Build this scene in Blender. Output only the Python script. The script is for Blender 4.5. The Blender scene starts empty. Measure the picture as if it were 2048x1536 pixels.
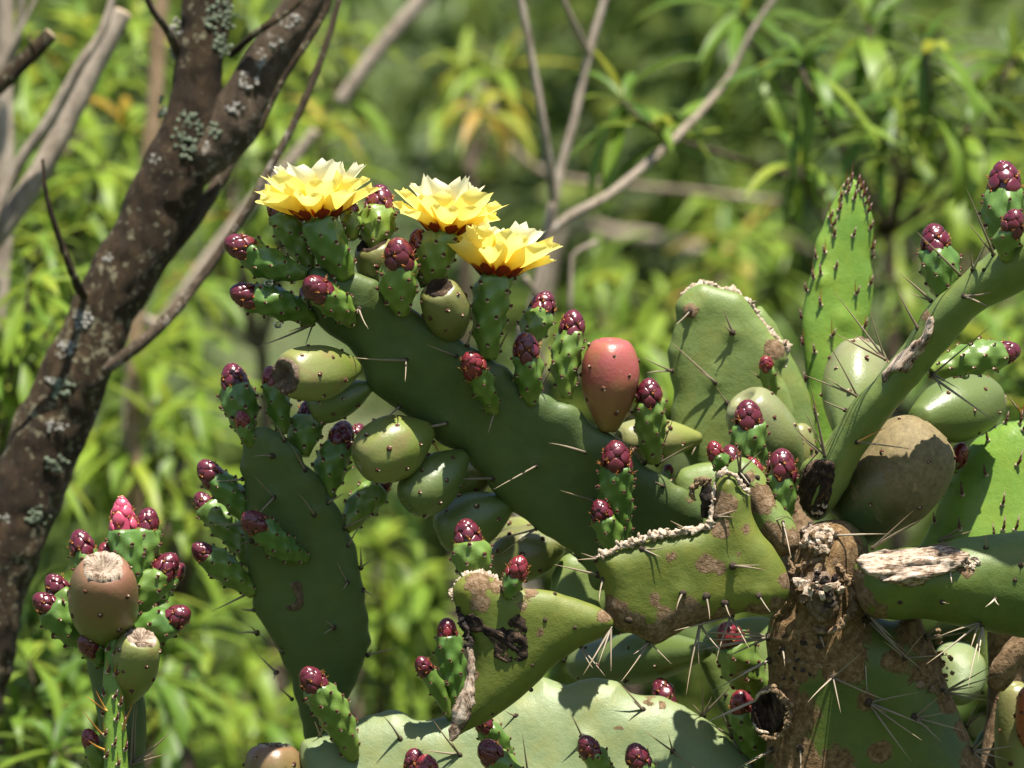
import bpy, math, random
import numpy as np
from mathutils import Vector, Matrix, noise
from mathutils.geometry import delaunay_2d_cdt

R = random.Random(11)
SC = bpy.context.scene
COL = SC.collection
rad = math.radians

# ------------------------------------------------------------------ camera, sky, sun, exposure
D = 4.0            # metres from the lens to the cactus
F = 10779.0        # focal length in photograph pixels (2048 wide)
CZ = 1.12          # height of the lens above the ground
S = F / D          # photograph pixels per metre at the cactus

cam_d = bpy.data.cameras.new("camera")
cam_d.sensor_width = 36.0
cam_d.lens = 36.0 * F / 2048.0
cam_d.clip_start = 0.05
cam_d.clip_end = 400.0
cam_d.dof.use_dof = True
cam_d.dof.focus_distance = D - 0.02
cam_d.dof.aperture_fstop = 7.2
cam = bpy.data.objects.new("camera", cam_d)
cam.location = (0, -D, CZ)
cam.rotation_euler = (rad(90), 0, 0)
COL.objects.link(cam)
SC.camera = cam

SUN = Vector((0.16, -0.30, 0.94)).normalized()      # towards the sun
world = bpy.data.worlds.new("World")
SC.world = world
world.use_nodes = True
wn = world.node_tree
sky = wn.nodes.new("ShaderNodeTexSky")
sky.sky_type = 'NISHITA'
sky.sun_disc = False
sky.sun_elevation = math.asin(SUN.z)
sky.sun_rotation = math.atan2(SUN.x, SUN.y)
bg = wn.nodes["Background"]
bg.inputs[1].default_value = 0.07
wn.links.new(sky.outputs[0], bg.inputs[0])

sun_d = bpy.data.lights.new("sun", 'SUN')
sun_d.energy = 5.0
sun_d.angle = rad(0.55)
sun_d.color = (1.0, 0.95, 0.86)
sun = bpy.data.objects.new("sun", sun_d)
sun.rotation_euler = SUN.to_track_quat('Z', 'Y').to_euler()
sun.location = SUN * 20
COL.objects.link(sun)

vs = SC.view_settings
vs.view_transform = 'Standard'
vs.look = 'None'
vs.exposure = 1.4
vs.gamma = 1.0
vs.use_curve_mapping = False
SC.cycles.use_denoising = True
SC.cycles.max_bounces = 7
SC.cycles.transmission_bounces = 5
SC.cycles.transparent_max_bounces = 6
SC.cycles.caustics_reflective = False
SC.cycles.caustics_refractive = False


# ------------------------------------------------------------------ helpers
def W(px, py, y=0.0):
    """photograph pixel + depth behind the cactus plane -> point in metres"""
    k = (D + y) / F
    return Vector(((px - 1024.0) * k, y, CZ - (py - 768.0) * k))


def thing(name, label, cat, loc, group=None):
    o = bpy.data.objects.new(name, None)
    o.empty_display_size = 0.05
    o.location = loc
    COL.objects.link(o)
    o["label"] = label
    o["category"] = cat
    if group:
        o["group"] = group
    return o


def place(o, parent):
    COL.objects.link(o)
    if parent is not None:
        o.parent = parent
        if parent.type == 'EMPTY':
            o.matrix_parent_inverse = Matrix.Translation(-Vector(parent.location))
    return o


def mesh_obj(name, verts, faces, mats, parent=None, smooth=True, attrs=None, midx=None, kind=None):
    me = bpy.data.meshes.new(name)
    me.from_pydata([tuple(v) for v in verts], [], faces)
    if not isinstance(mats, (list, tuple)):
        mats = [mats]
    for m in mats:
        me.materials.append(m)
    if smooth:
        me.polygons.foreach_set("use_smooth", [True] * len(me.polygons))
    if midx is not None:
        me.polygons.foreach_set("material_index", midx)
    if attrs:
        for k, v in attrs.items():
            v = np.asarray(v, dtype=np.float32)
            if v.ndim == 1:
                a = me.attributes.new(k, 'FLOAT', 'POINT')
                a.data.foreach_set("value", v)
            else:
                a = me.attributes.new(k, 'FLOAT_VECTOR', 'POINT')
                a.data.foreach_set("vector", v.ravel())
    me.update()
    o = bpy.data.objects.new(name, me)
    if kind:
        o["kind"] = kind
    return place(o, parent)


def n3(p, s, off=0.0):
    return noise.noise(Vector((p[0] * s + off, p[1] * s - off * 1.7, p[2] * s + off * 0.3)))


def catmull(pts, step, closed=True):
    pts = [np.array(p, float) for p in pts]
    n = len(pts)
    out = []
    rng = range(n) if closed else range(n - 1)
    for i in rng:
        if closed:
            a, b, c, d = pts[i - 1], pts[i], pts[(i + 1) % n], pts[(i + 2) % n]
        else:
            a, b, c, d = pts[max(i - 1, 0)], pts[i], pts[i + 1], pts[min(i + 2, n - 1)]
        L = np.linalg.norm((c - b)[:2])
        m = max(1, int(round(L / step)))
        for k in range(m):
            t = k / m
            out.append(0.5 * ((2 * b) + (c - a) * t + (2 * a - 5 * b + 4 * c - d) * t * t
                              + (3 * b - a - 3 * c + d) * t ** 3))
    if not closed:
        out.append(pts[-1])
    return np.array(out)


def poly_dist(P, poly):
    A = poly
    B = np.roll(poly, -1, 0)
    AB = B - A
    L2 = (AB ** 2).sum(1) + 1e-9
    out = np.empty(len(P))
    for i in range(0, len(P), 4000):
        q = P[i:i + 4000, None, :] - A[None]
        t = np.clip((q * AB[None]).sum(2) / L2[None], 0, 1)
        dd = q - t[..., None] * AB[None]
        out[i:i + 4000] = np.sqrt((dd ** 2).sum(2).min(1))
    return out


def poly_inside(P, poly):
    x, y = P[:, 0], P[:, 1]
    ins = np.zeros(len(P), bool)
    n = len(poly)
    j = n - 1
    for i in range(n):
        xi, yi = poly[i]
        xj, yj = poly[j]
        c = ((yi > y) != (yj > y)) & (x < (xj - xi) * (y - yi) / (yj - yi + 1e-12) + xi)
        ins ^= c
        j = i
    return ins


def fill_poly(poly, rings, step):
    """points + triangles filling a pixel polygon, with inset rings near its edge"""
    pts = [poly]
    nb = len(poly)
    tang = np.roll(poly, -1, 0) - np.roll(poly, 1, 0)
    nrm = np.stack([-tang[:, 1], tang[:, 0]], 1)
    nrm /= np.linalg.norm(nrm, axis=1)[:, None] + 1e-9
    if not poly_inside((poly[:1] + nrm[:1] * 1.5), poly)[0]:
        nrm = -nrm
    last = 0
    for r in rings:
        q = poly + nrm * r
        ok = poly_inside(q, poly) & (poly_dist(q, poly) > r * 0.93)
        pts.append(q[ok])
        last = r
    x0, y0 = poly.min(0)
    x1, y1 = poly.max(0)
    gx, gy = np.meshgrid(np.arange(x0, x1, step), np.arange(y0, y1, step * 0.87))
    gx[1::2] += step * 0.5
    g = np.stack([gx.ravel(), gy.ravel()], 1)
    g = g[poly_inside(g, poly)]
    g = g[poly_dist(g, poly) > last + step * 0.5] if len(g) else g
    pts.append(g)
    P = np.concatenate(pts)
    ed = [(i, (i + 1) % nb) for i in range(nb)]
    res = delaunay_2d_cdt([Vector(p) for p in P], ed, [], 1, 1e-4)
    V = np.array([list(v) for v in res[0]])
    return V, [tuple(f) for f in res[2]]


# ------------------------------------------------------------------ materials
def nodes_of(name):
    m = bpy.data.materials.new(name)
    m.use_nodes = True
    nt = m.node_tree
    b = nt.nodes["Principled BSDF"]
    return m, nt, b


def ramp(nt, stops, inp=None):
    n = nt.nodes.new("ShaderNodeValToRGB")
    e = n.color_ramp.elements
    while len(e) < len(stops):
        e.new(0.5)
    for el, (p, c) in zip(e, stops):
        el.position = p
        el.color = (*c, 1) if len(c) == 3 else c
    if inp is not None:
        nt.links.new(inp, n.inputs[0])
    return n.outputs[0]


def tex_noise(nt, scale, detail=4, rough=0.55, vec=None, dist=0.0):
    n = nt.nodes.new("ShaderNodeTexNoise")
    n.inputs["Scale"].default_value = scale
    n.inputs["Detail"].default_value = detail
    n.inputs["Roughness"].default_value = rough
    n.inputs["Distortion"].default_value = dist
    if vec is None:
        tc = nt.nodes.get("TC") or nt.nodes.new("ShaderNodeTexCoord")
        tc.name = "TC"
        vec = tc.outputs["Object"]
    nt.links.new(vec, n.inputs["Vector"])
    return n.outputs[0]


def attr(nt, name):
    n = nt.nodes.new("ShaderNodeAttribute")
    n.attribute_name = name
    return n


def math_n(nt, op, a, b=None, c=None, clamp=False):
    n = nt.nodes.new("ShaderNodeMath")
    n.operation = op
    n.use_clamp = clamp
    for i, v in enumerate((a, b, c)):
        if v is None:
            continue
        if isinstance(v, (int, float)):
            n.inputs[i].default_value = v
        else:
            nt.links.new(v, n.inputs[i])
    return n.outputs[0]


def mix(nt, fac, a, b, mode='MIX'):
    n = nt.nodes.new("ShaderNodeMix")
    n.data_type = 'RGBA'
    n.blend_type = mode
    for s, v in ((n.inputs[0], fac), (n.inputs[6], a), (n.inputs[7], b)):
        if isinstance(v, (int, float)):
            s.default_value = v
        elif isinstance(v, tuple):
            s.default_value = (*v, 1)
        else:
            nt.links.new(v, s)
    return n.outputs[2]


def bump(nt, b, h, strength, dist):
    n = nt.nodes.new("ShaderNodeBump")
    n.inputs["Strength"].default_value = strength
    n.inputs["Distance"].default_value = dist
    nt.links.new(h, n.inputs["Height"])
    nt.links.new(n.outputs[0], b.inputs["Normal"])


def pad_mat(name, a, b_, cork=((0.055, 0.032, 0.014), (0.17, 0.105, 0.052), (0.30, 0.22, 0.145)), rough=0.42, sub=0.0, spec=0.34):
    m, nt, b = nodes_of(name)
    L = nt.links
    big = tex_noise(nt, 16, 3)
    mid = tex_noise(nt, 75, 4, 0.6)
    fine = tex_noise(nt, 900, 2)
    f = math_n(nt, 'ADD', math_n(nt, 'MULTIPLY', big, 0.65), math_n(nt, 'MULTIPLY', mid, 0.35))
    green = ramp(nt, [(0.36, a), (0.64, b_)], f)
    # pale speckles and small scratches of age
    sp = ramp(nt, [(0.70, (0, 0, 0)), (0.78, (1, 1, 1))], tex_noise(nt, 330, 2, 0.5))
    green = mix(nt, math_n(nt, 'MULTIPLY', sp, 0.35), green, tuple(min(1, c * 1.7 + 0.03) for c in b_))
    por = ramp(nt, [(0.60, (0, 0, 0)), (0.68, (1, 1, 1))], tex_noise(nt, 150, 6, 0.75))
    green = mix(nt, math_n(nt, 'MULTIPLY', por, 0.30), green, (b_[0] * 0.55, b_[1] * 0.5, b_[2] * 0.5))
    mot = ramp(nt, [(0.46, (0, 0, 0)), (0.66, (1, 1, 1))], tex_noise(nt, 42, 5, 0.7))
    green = mix(nt, math_n(nt, 'MULTIPLY', mot, 0.42), green, (b_[0] * 1.25, b_[1] * 0.98, b_[2] * 0.6))
    ck = attr(nt, "cork").outputs["Fac"]
    cn = math_n(nt, 'ADD', ck, math_n(nt, 'MULTIPLY', math_n(nt, 'SUBTRACT', math_n(nt, 'ADD', math_n(nt, 'MULTIPLY', tex_noise(nt, 60, 7, 0.74, dist=0.9), 0.7), math_n(nt, 'MULTIPLY', tex_noise(nt, 300, 4, 0.7), 0.3)), 0.5), 2.0))
    mask = ramp(nt, [(0.47, (0, 0, 0)), (0.52, (1, 1, 1))], cn)
    rim = ramp(nt, [(0.36, (0, 0, 0)), (0.47, (1, 1, 1))], cn)
    corkc = ramp(nt, [(0.30, cork[0]), (0.5, cork[1]), (0.72, cork[2])], tex_noise(nt, 210, 6, 0.7))
    yl = mix(nt, math_n(nt, 'MULTIPLY', rim, 0.45), green, (0.17, 0.10, 0.025))
    col = mix(nt, mask, yl, corkc)
    L.new(col, b.inputs["Base Color"])
    rr = math_n(nt, 'ADD', math_n(nt, 'MULTIPLY', mask, 0.42), math_n(nt, 'ADD', math_n(nt, 'MULTIPLY', mid, 0.15), rough - 0.08))
    L.new(rr, b.inputs["Roughness"])
    b.inputs["Specular IOR Level"].default_value = spec
    b.inputs["Subsurface Weight"].default_value = sub
    b.inputs["Subsurface Radius"].default_value = (0.006, 0.01, 0.003)
    h = math_n(nt, 'ADD', math_n(nt, 'MULTIPLY', fine, 0.12), math_n(nt, 'ADD', math_n(nt, 'MULTIPLY', mid, 0.5),
               math_n(nt, 'MULTIPLY', mask, math_n(nt, 'ADD', math_n(nt, 'MULTIPLY', tex_noise(nt, 420, 5, 0.7), 1.5), 0.35))))
    bump(nt, b, h, 0.75, 0.0022)
    return m


M = {}
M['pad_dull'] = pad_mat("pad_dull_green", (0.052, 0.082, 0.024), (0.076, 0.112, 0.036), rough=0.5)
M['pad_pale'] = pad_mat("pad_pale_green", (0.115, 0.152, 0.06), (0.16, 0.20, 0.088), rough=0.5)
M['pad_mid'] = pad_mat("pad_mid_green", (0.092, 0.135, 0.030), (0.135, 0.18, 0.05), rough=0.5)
M['pad_old'] = pad_mat("pad_old_green", (0.070, 0.096, 0.012), (0.122, 0.142, 0.022), rough=0.55)
M['pad_right'] = pad_mat("pad_right_green", (0.046, 0.078, 0.012), (0.09, 0.13, 0.026), rough=0.47)
M['pad_young'] = pad_mat("pad_young_green", (0.085, 0.165, 0.018), (0.14, 0.235, 0.032), rough=0.36, sub=0.12)
M['pad_trunk'] = pad_mat("pad_trunk_green", (0.04, 0.066, 0.009), (0.068, 0.095, 0.013), rough=0.5,
                         cork=((0.045, 0.024, 0.008), (0.15, 0.086, 0.032), (0.28, 0.19, 0.10)))


def bud_mat():
    m, nt, b = nodes_of("bud_green")
    v = attr(nt, "v").outputs["Fac"]
    bm_ = attr(nt, "bump").outputs["Fac"]
    c = ramp(nt, [(0.0, (0.15, 0.19, 0.028)), (0.35, (0.070, 0.135, 0.016)), (1.0, (0.078, 0.15, 0.026))], v)
    oi = nt.nodes.new("ShaderNodeObjectInfo")
    hs = nt.nodes.new("ShaderNodeHueSaturation")
    nt.links.new(math_n(nt, 'ADD', math_n(nt, 'MULTIPLY', oi.outputs["Random"], 0.035), 0.478), hs.inputs["Hue"])
    nt.links.new(math_n(nt, 'ADD', math_n(nt, 'MULTIPLY', oi.outputs["Random"], -0.3), 1.12), hs.inputs["Value"])
    c2 = mix(nt, math_n(nt, 'MULTIPLY', bm_, 0.55), c, (0.165, 0.27, 0.055))
    c3 = mix(nt, math_n(nt, 'MULTIPLY', tex_noise(nt, 150, 4), 0.45), c2, (0.05, 0.10, 0.012))
    nt.links.new(c3, hs.inputs["Color"])
    nt.links.new(hs.outputs[0], b.inputs["Base Color"])
    b.inputs["Roughness"].default_value = 0.36
    b.inputs["Specular IOR Level"].default_value = 0.5
    bump(nt, b, tex_noise(nt, 600, 3), 0.25, 0.0008)
    return m


M['bud'] = bud_mat()


def tip_mat(name, c0, c1, c2):
    m, nt, b = nodes_of(name)
    v = attr(nt, "v").outputs["Fac"]
    c = ramp(nt, [(0.0, c0), (0.55, c1), (0.9, c1), (1.0, c2)], v)
    c = mix(nt, math_n(nt, 'MULTIPLY', tex_noise(nt, 260, 3), 0.5), c, c0)
    nt.links.new(c, b.inputs["Base Color"])
    b.inputs["Roughness"].default_value = 0.27
    b.inputs["Specular IOR Level"].default_value = 0.55
    bump(nt, b, tex_noise(nt, 500, 3), 0.3, 0.0006)
    return m


M['tip'] = tip_mat("bud_tip_maroon", (0.045, 0.006, 0.009), (0.105, 0.012, 0.022), (0.17, 0.04, 0.022))
M['tip_red'] = tip_mat("bud_tip_red", (0.08, 0.008, 0.010), (0.17, 0.016, 0.022), (0.25, 0.07, 0.025))
M['tip_pink'] = tip_mat("bud_tip_pink", (0.30, 0.02, 0.06), (0.50, 0.09, 0.14), (0.72, 0.45, 0.16))


def plain(name, col, rough=0.6, spec=0.4, var=0.4, scale=200, dark=None, bstr=0.3):
    m, nt, b = nodes_of(name)
    d = dark or tuple(c * (1 - var) for c in col)
    c = ramp(nt, [(0.3, d), (0.7, col)], tex_noise(nt, scale, 4, 0.6))
    nt.links.new(c, b.inputs["Base Color"])
    b.inputs["Roughness"].default_value = rough
    b.inputs["Specular IOR Level"].default_value = spec
    bump(nt, b, tex_noise(nt, scale * 2.2, 4, 0.65), bstr, 0.0015)
    return m


M['areole'] = plain("areole_brown", (0.095, 0.032, 0.016), 0.75, 0.3, 0.5, 600)
M['areole_pad'] = plain("areole_dark", (0.06, 0.042, 0.028), 0.9, 0.2, 0.6, 700)
M['wool'] = plain("areole_wool", (0.50, 0.40, 0.28), 0.95, 0.1, 0.4, 700)
M['glochid'] = plain("glochid_orange", (0.42, 0.15, 0.03), 0.5, 0.4, 0.3, 400)
M['leaflet'] = plain("leaflet_maroon", (0.085, 0.014, 0.016), 0.45, 0.5, 0.3, 400)


def spine_mat(name, c0, c1, c2):
    m, nt, b = nodes_of(name)
    tc = nt.nodes.new("ShaderNodeTexCoord")
    sx = nt.nodes.new("ShaderNodeSeparateXYZ")
    nt.links.new(tc.outputs["Object"], sx.inputs[0])
    oi = nt.nodes.new("ShaderNodeObjectInfo")
    c = ramp(nt, [(0.0, c0), (0.45, c1), (1.0, c2)], sx.outputs[2])
    c = mix(nt, math_n(nt, 'MULTIPLY', oi.outputs["Random"], 0.6), c, c1)
    nt.links.new(c, b.inputs["Base Color"])
    b.inputs["Roughness"].default_value = 0.5
    return m


M['spine'] = spine_mat("spine_grey", (0.10, 0.078, 0.055), (0.20, 0.155, 0.10), (0.27, 0.19, 0.10))
M['spine_orange'] = spine_mat("spine_orange", (0.55, 0.36, 0.10), (0.45, 0.20, 0.03), (0.25, 0.07, 0.015))
M['spine_pale'] = spine_mat("spine_pale", (0.20, 0.165, 0.12), (0.34, 0.28, 0.20), (0.25, 0.18, 0.11))


def fibre_mat(name, stops, sc=(420, 45), rough=0.85, bs=1.0):
    """dead, fibrous cactus tissue: streaks along the fibre direction held in 'fuv'"""
    m, nt, b = nodes_of(name)
    a = attr(nt, "fuv").outputs["Vector"]
    mp = nt.nodes.new("ShaderNodeVectorMath")
    mp.operation = 'MULTIPLY'
    nt.links.new(a, mp.inputs[0])
    mp.inputs[1].default_value = (sc[0], sc[1], 1)
    n1 = tex_noise(nt, 1.0, 8, 0.72, mp.outputs[0], 2.2)
    n2 = tex_noise(nt, 70, 7, 0.72, None, 0.8)
    f = math_n(nt, 'ADD', math_n(nt, 'MULTIPLY', n1, 0.5), math_n(nt, 'MULTIPLY', n2, 0.5))
    nt.links.new(ramp(nt, stops, f), b.inputs["Base Color"])
    b.inputs["Roughness"].default_value = rough
    b.inputs["Specular IOR Level"].default_value = 0.2
    bump(nt, b, f, bs, 0.004)
    return m


M['fibre'] = fibre_mat("dead_fibre_pale", [(0.40, (0.008, 0.006, 0.005)), (0.455, (0.12, 0.07, 0.04)), (0.51, (0.38, 0.29, 0.21)), (0.62, (0.60, 0.50, 0.41))])
M['fibre_dark'] = fibre_mat("dead_fibre_dark", [(0.40, (0.006, 0.005, 0.005)), (0.53, (0.04, 0.024, 0.015)), (0.61, (0.19, 0.12, 0.07)), (0.74, (0.48, 0.40, 0.33))])
M['fibre_wood'] = fibre_mat("dead_fibre_wood", [(0.36, (0.035, 0.022, 0.015)), (0.5, (0.16, 0.105, 0.065)), (0.68, (0.42, 0.34, 0.26))], (700, 45))
M['cork_white'] = plain("cork_whitish", (0.56, 0.46, 0.36), 0.9, 0.2, 0.5, 260, (0.20, 0.13, 0.075), 0.8)
M['cork_brown'] = plain("cork_brown", (0.26, 0.175, 0.10), 0.9, 0.2, 0.5, 170, (0.07, 0.042, 0.02), 0.9)
M['char'] = plain("charred_black", (0.05, 0.034, 0.024), 0.85, 0.25, 0.8, 260, (0.006, 0.005, 0.005), 1.0)


def fruit_mat(name, base, top, blot, t0=0.35, t1=0.9, corky=0.0, rough=0.40):
    m, nt, b = nodes_of(name)
    v = attr(nt, "v").outputs["Fac"]
    n = tex_noise(nt, 32, 4, 0.55)
    vv = math_n(nt, 'ADD', v, math_n(nt, 'MULTIPLY', math_n(nt, 'SUBTRACT', n, 0.5), 0.8))
    c = ramp(nt, [(t0, base), (t1, top)], vv)
    c = mix(nt, ramp(nt, [(0.5, (0, 0, 0)), (0.72, (0.6, 0.6, 0.6))], tex_noise(nt, 60, 4)), c, blot)
    if corky:
        mk = ramp(nt, [(0.5 - corky * 0.25, (0, 0, 0)), (0.56 - corky * 0.22, (1, 1, 1))],
                  math_n(nt, 'ADD', math_n(nt, 'MULTIPLY', tex_noise(nt, 45, 6, 0.7, dist=0.5), 0.7), math_n(nt, 'MULTIPLY', v, 0.3)))
        cc = ramp(nt, [(0.3, (0.085, 0.062, 0.02)), (0.7, (0.19, 0.14, 0.056))], tex_noise(nt, 190, 5, 0.7))
        c = mix(nt, mk, c, cc)
        nt.links.new(math_n(nt, 'ADD', math_n(nt, 'MULTIPLY', mk, 0.35), rough), b.inputs["Roughness"])
    else:
        b.inputs["Roughness"].default_value = rough
    spk = ramp(nt, [(0.68, (0, 0, 0)), (0.74, (1, 1, 1))], tex_noise(nt, 520, 2))
    c = mix(nt, math_n(nt, 'MULTIPLY', spk, 0.25), c, (0.36, 0.36, 0.2))
    nt.links.new(c, b.inputs["Base Color"])
    b.inputs["Specular IOR Level"].default_value = 0.5
    bump(nt, b, math_n(nt, 'ADD', tex_noise(nt, 380, 3), math_n(nt, 'MULTIPLY', n, 1.5)), 0.22, 0.0012)
    return m


M['fr_red'] = fruit_mat("fruit_red", (0.20, 0.13, 0.035), (0.27, 0.065, 0.055), (0.19, 0.12, 0.03), 0.0, 0.6)
M['fr_green'] = fruit_mat("fruit_green", (0.12, 0.15, 0.026), (0.155, 0.165, 0.045), (0.17, 0.11, 0.045))
M['fr_dark'] = fruit_mat("fruit_dark_green", (0.078, 0.11, 0.022), (0.09, 0.115, 0.03), (0.075, 0.105, 0.022))
M['fr_blush'] = fruit_mat("fruit_blushed", (0.115, 0.125, 0.028), (0.19, 0.085, 0.05), (0.15, 0.10, 0.035), 0.4, 1.1)
M['fr_olive'] = fruit_mat("fruit_olive", (0.10, 0.115, 0.028), (0.125, 0.125, 0.035), (0.13, 0.10, 0.04))
M['fr_cork'] = fruit_mat("fruit_corky", (0.035, 0.06, 0.014), (0.12, 0.09, 0.035), (0.06, 0.075, 0.022), 0.1, 0.45, corky=0.2, rough=0.40)
M['fr_tan'] = fruit_mat("fruit_tan", (0.2, 0.17, 0.08), (0.36, 0.27, 0.16), (0.16, 0.16, 0.07), 0.1, 0.7, corky=0.7, rough=0.5)
M['fr_pale'] = fruit_mat("fruit_pale_green", (0.125, 0.165, 0.045), (0.17, 0.175, 0.08), (0.14, 0.14, 0.05), rough=0.36)
M['fr_yellow'] = fruit_mat("fruit_yellow_green", (0.18, 0.20, 0.05), (0.17, 0.17, 0.06), (0.22, 0.19, 0.08))
M['fr_orange'] = fruit_mat("fruit_orange", (0.3, 0.085, 0.035), (0.36, 0.095, 0.045), (0.3, 0.11, 0.05))


def petal_mat(name, ya, yb, red):
    m = bpy.data.materials.new(name)
    m.use_nodes = True
    nt = m.node_tree
    b = nt.nodes["Principled BSDF"]
    v = attr(nt, "fuv").outputs["Vector"]
    sx = nt.nodes.new("ShaderNodeSeparateXYZ")
    nt.links.new(v, sx.inputs[0])
    c = ramp(nt, [(0.0, ya), (0.8, yb)], sx.outputs[0])
    # red streak along the middle of the outer petals: z of fuv carries its strength
    mid = math_n(nt, 'SUBTRACT', 1.0, math_n(nt, 'MULTIPLY', math_n(nt, 'ABSOLUTE', sx.outputs[1]), 2.1), clamp=True)
    s = math_n(nt, 'MULTIPLY', mid, sx.outputs[2])
    s = math_n(nt, 'ADD', s, math_n(nt, 'MULTIPLY', math_n(nt, 'SUBTRACT', tex_noise(nt, 300, 3), 0.5), 0.35))
    s = ramp(nt, [(0.3, (0, 0, 0)), (0.52, (1, 1, 1))], s)
    c = mix(nt, s, c, red)
    nt.links.new(c, b.inputs["Base Color"])
    b.inputs["Roughness"].default_value = 0.45
    b.inputs["Specular IOR Level"].default_value = 0.35
    tr = nt.nodes.new("ShaderNodeBsdfTranslucent")
    nt.links.new(c, tr.inputs[0])
    ms = nt.nodes.new("ShaderNodeMixShader")
    ms.inputs[0].default_value = 0.5
    nt.links.new(b.outputs[0], ms.inputs[1])
    nt.links.new(tr.outputs[0], ms.inputs[2])
    nt.links.new(ms.outputs[0], nt.nodes["Material Output"].inputs[0])
    wv = nt.nodes.new("ShaderNodeTexWave")
    wv.inputs["Scale"].default_value = 5.0
    wv.inputs["Distortion"].default_value = 1.5
    wv.bands_direction = 'Y'
    nt.links.new(v, wv.inputs["Vector"])
    bump(nt, b, wv.outputs["Fac"], 0.3, 0.001)
    return m


M['petal'] = petal_mat("petal_yellow", (0.90, 0.64, 0.03), (0.96, 0.85, 0.26), (0.36, 0.03, 0.006))
M['petal_inner_lit'] = petal_mat("petal_yellow_overexposed", (0.94, 0.76, 0.12), (0.97, 0.94, 0.68), (0.36, 0.03, 0.006))  # inner whorl: blown-out sunlight painted in as a paler copy of the yellow
M['sepal'] = petal_mat("sepal_red", (0.13, 0.020, 0.008), (0.24, 0.03, 0.008), (0.2, 0.02, 0.006))
M['stamen'] = plain("stamen_yellow", (0.85, 0.68, 0.25), 0.6, 0.3, 0.2, 300)


def bark_mat(name, a, b_, c_, lich=0.62, scale=1.0, licol=(0.42, 0.45, 0.36)):
    m, nt, b = nodes_of(name)
    tc = nt.nodes.new("ShaderNodeTexCoord")
    mp = nt.nodes.new("ShaderNodeMapping")
    mp.inputs["Scale"].default_value = (1.0, 1.0, 0.45)
    nt.links.new(tc.outputs["Object"], mp.inputs[0])
    n1 = tex_noise(nt, 75 * scale, 8, 0.78, mp.outputs[0], 0.4)
    n2 = tex_noise(nt, 14 * scale, 4)
    col = ramp(nt, [(0.33, a), (0.5, b_), (0.7, c_)], math_n(nt, 'ADD', math_n(nt, 'MULTIPLY', n1, 0.7), math_n(nt, 'MULTIPLY', n2, 0.3)))
    li = tex_noise(nt, 130 * scale, 6, 0.7, None, 0.2)
    mask = ramp(nt, [(lich, (0, 0, 0)), (lich + 0.03, (1, 1, 1))], math_n(nt, 'ADD', math_n(nt, 'MULTIPLY', li, 0.7), math_n(nt, 'MULTIPLY', n2, 0.3)))
    col = mix(nt, mask, col, licol)
    nt.links.new(col, b.inputs["Base Color"])
    b.inputs["Roughness"].default_value = 0.85
    b.inputs["Specular IOR Level"].default_value = 0.25
    bump(nt, b, n1, 1.0, 0.008 / scale)
    return m


M['bark'] = bark_mat("bark_dark", (0.008, 0.005, 0.002), (0.034, 0.020, 0.008), (0.125, 0.080, 0.036), 0.55, licol=(0.20, 0.18, 0.11))
M['bark_grey'] = bark_mat("bark_grey", (0.02, 0.013, 0.008), (0.078, 0.054, 0.032), (0.19, 0.14, 0.095), 0.56, licol=(0.32, 0.28, 0.22))
M['bark_pale'] = bark_mat("bark_pale", (0.09, 0.064, 0.044), (0.25, 0.19, 0.135), (0.42, 0.335, 0.25), 0.58, licol=(0.5, 0.43, 0.35))
M['bark_bleached'] = bark_mat("bark_bleached", (0.16, 0.12, 0.085), (0.36, 0.29, 0.22), (0.55, 0.46, 0.37), 0.6, licol=(0.55, 0.5, 0.43))
M['bark_tan'] = bark_mat("bark_tan", (0.16, 0.10, 0.055), (0.3, 0.20, 0.11), (0.4, 0.3, 0.2), 0.66)
M['cut_wood'] = plain("cut_wood", (0.45, 0.34, 0.22), 0.8, 0.2, 0.3, 120)
M['lichen'] = plain("lichen_grey_green", (0.17, 0.20, 0.135), 0.95, 0.1, 0.45, 240, None, 1.0)
M['lichen_white'] = plain("lichen_whitish", (0.30, 0.285, 0.245), 0.95, 0.1, 0.45, 240, None, 1.0)


def leaf_mat(name, stops, transl=0.42, rough=0.47, use_attr=False):
    m = bpy.data.materials.new(name)
    m.use_nodes = True
    nt = m.node_tree
    b = nt.nodes["Principled BSDF"]
    if use_attr:
        f = attr(nt, "v").outputs["Fac"]
    else:
        f = nt.nodes.new("ShaderNodeObjectInfo").outputs["Random"]
    c = ramp(nt, stops, f)
    c = mix(nt, math_n(nt, 'MULTIPLY', tex_noise(nt, 9, 3), 0.3), c, tuple(x * 0.8 for x in stops[0][1]))
    nt.links.new(c, b.inputs["Base Color"])
    b.inputs["Roughness"].default_value = rough
    b.inputs["Specular IOR Level"].default_value = 0.36
    tr = nt.nodes.new("ShaderNodeBsdfTranslucent")
    g = mix(nt, 1.0, c, (1.15, 1.0, 0.4), 'MULTIPLY')
    br = nt.nodes.new("ShaderNodeBrightContrast")
    nt.links.new(g, br.inputs[0])
    br.inputs[1].default_value = 0.03
    nt.links.new(br.outputs[0], tr.inputs[0])
    ms = nt.nodes.new("ShaderNodeMixShader")
    ms.inputs[0].default_value = transl
    nt.links.new(b.outputs[0], ms.inputs[1])
    nt.links.new(tr.outputs[0], ms.inputs[2])
    nt.links.new(ms.outputs[0], nt.nodes["Material Output"].inputs[0])
    return m


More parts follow.
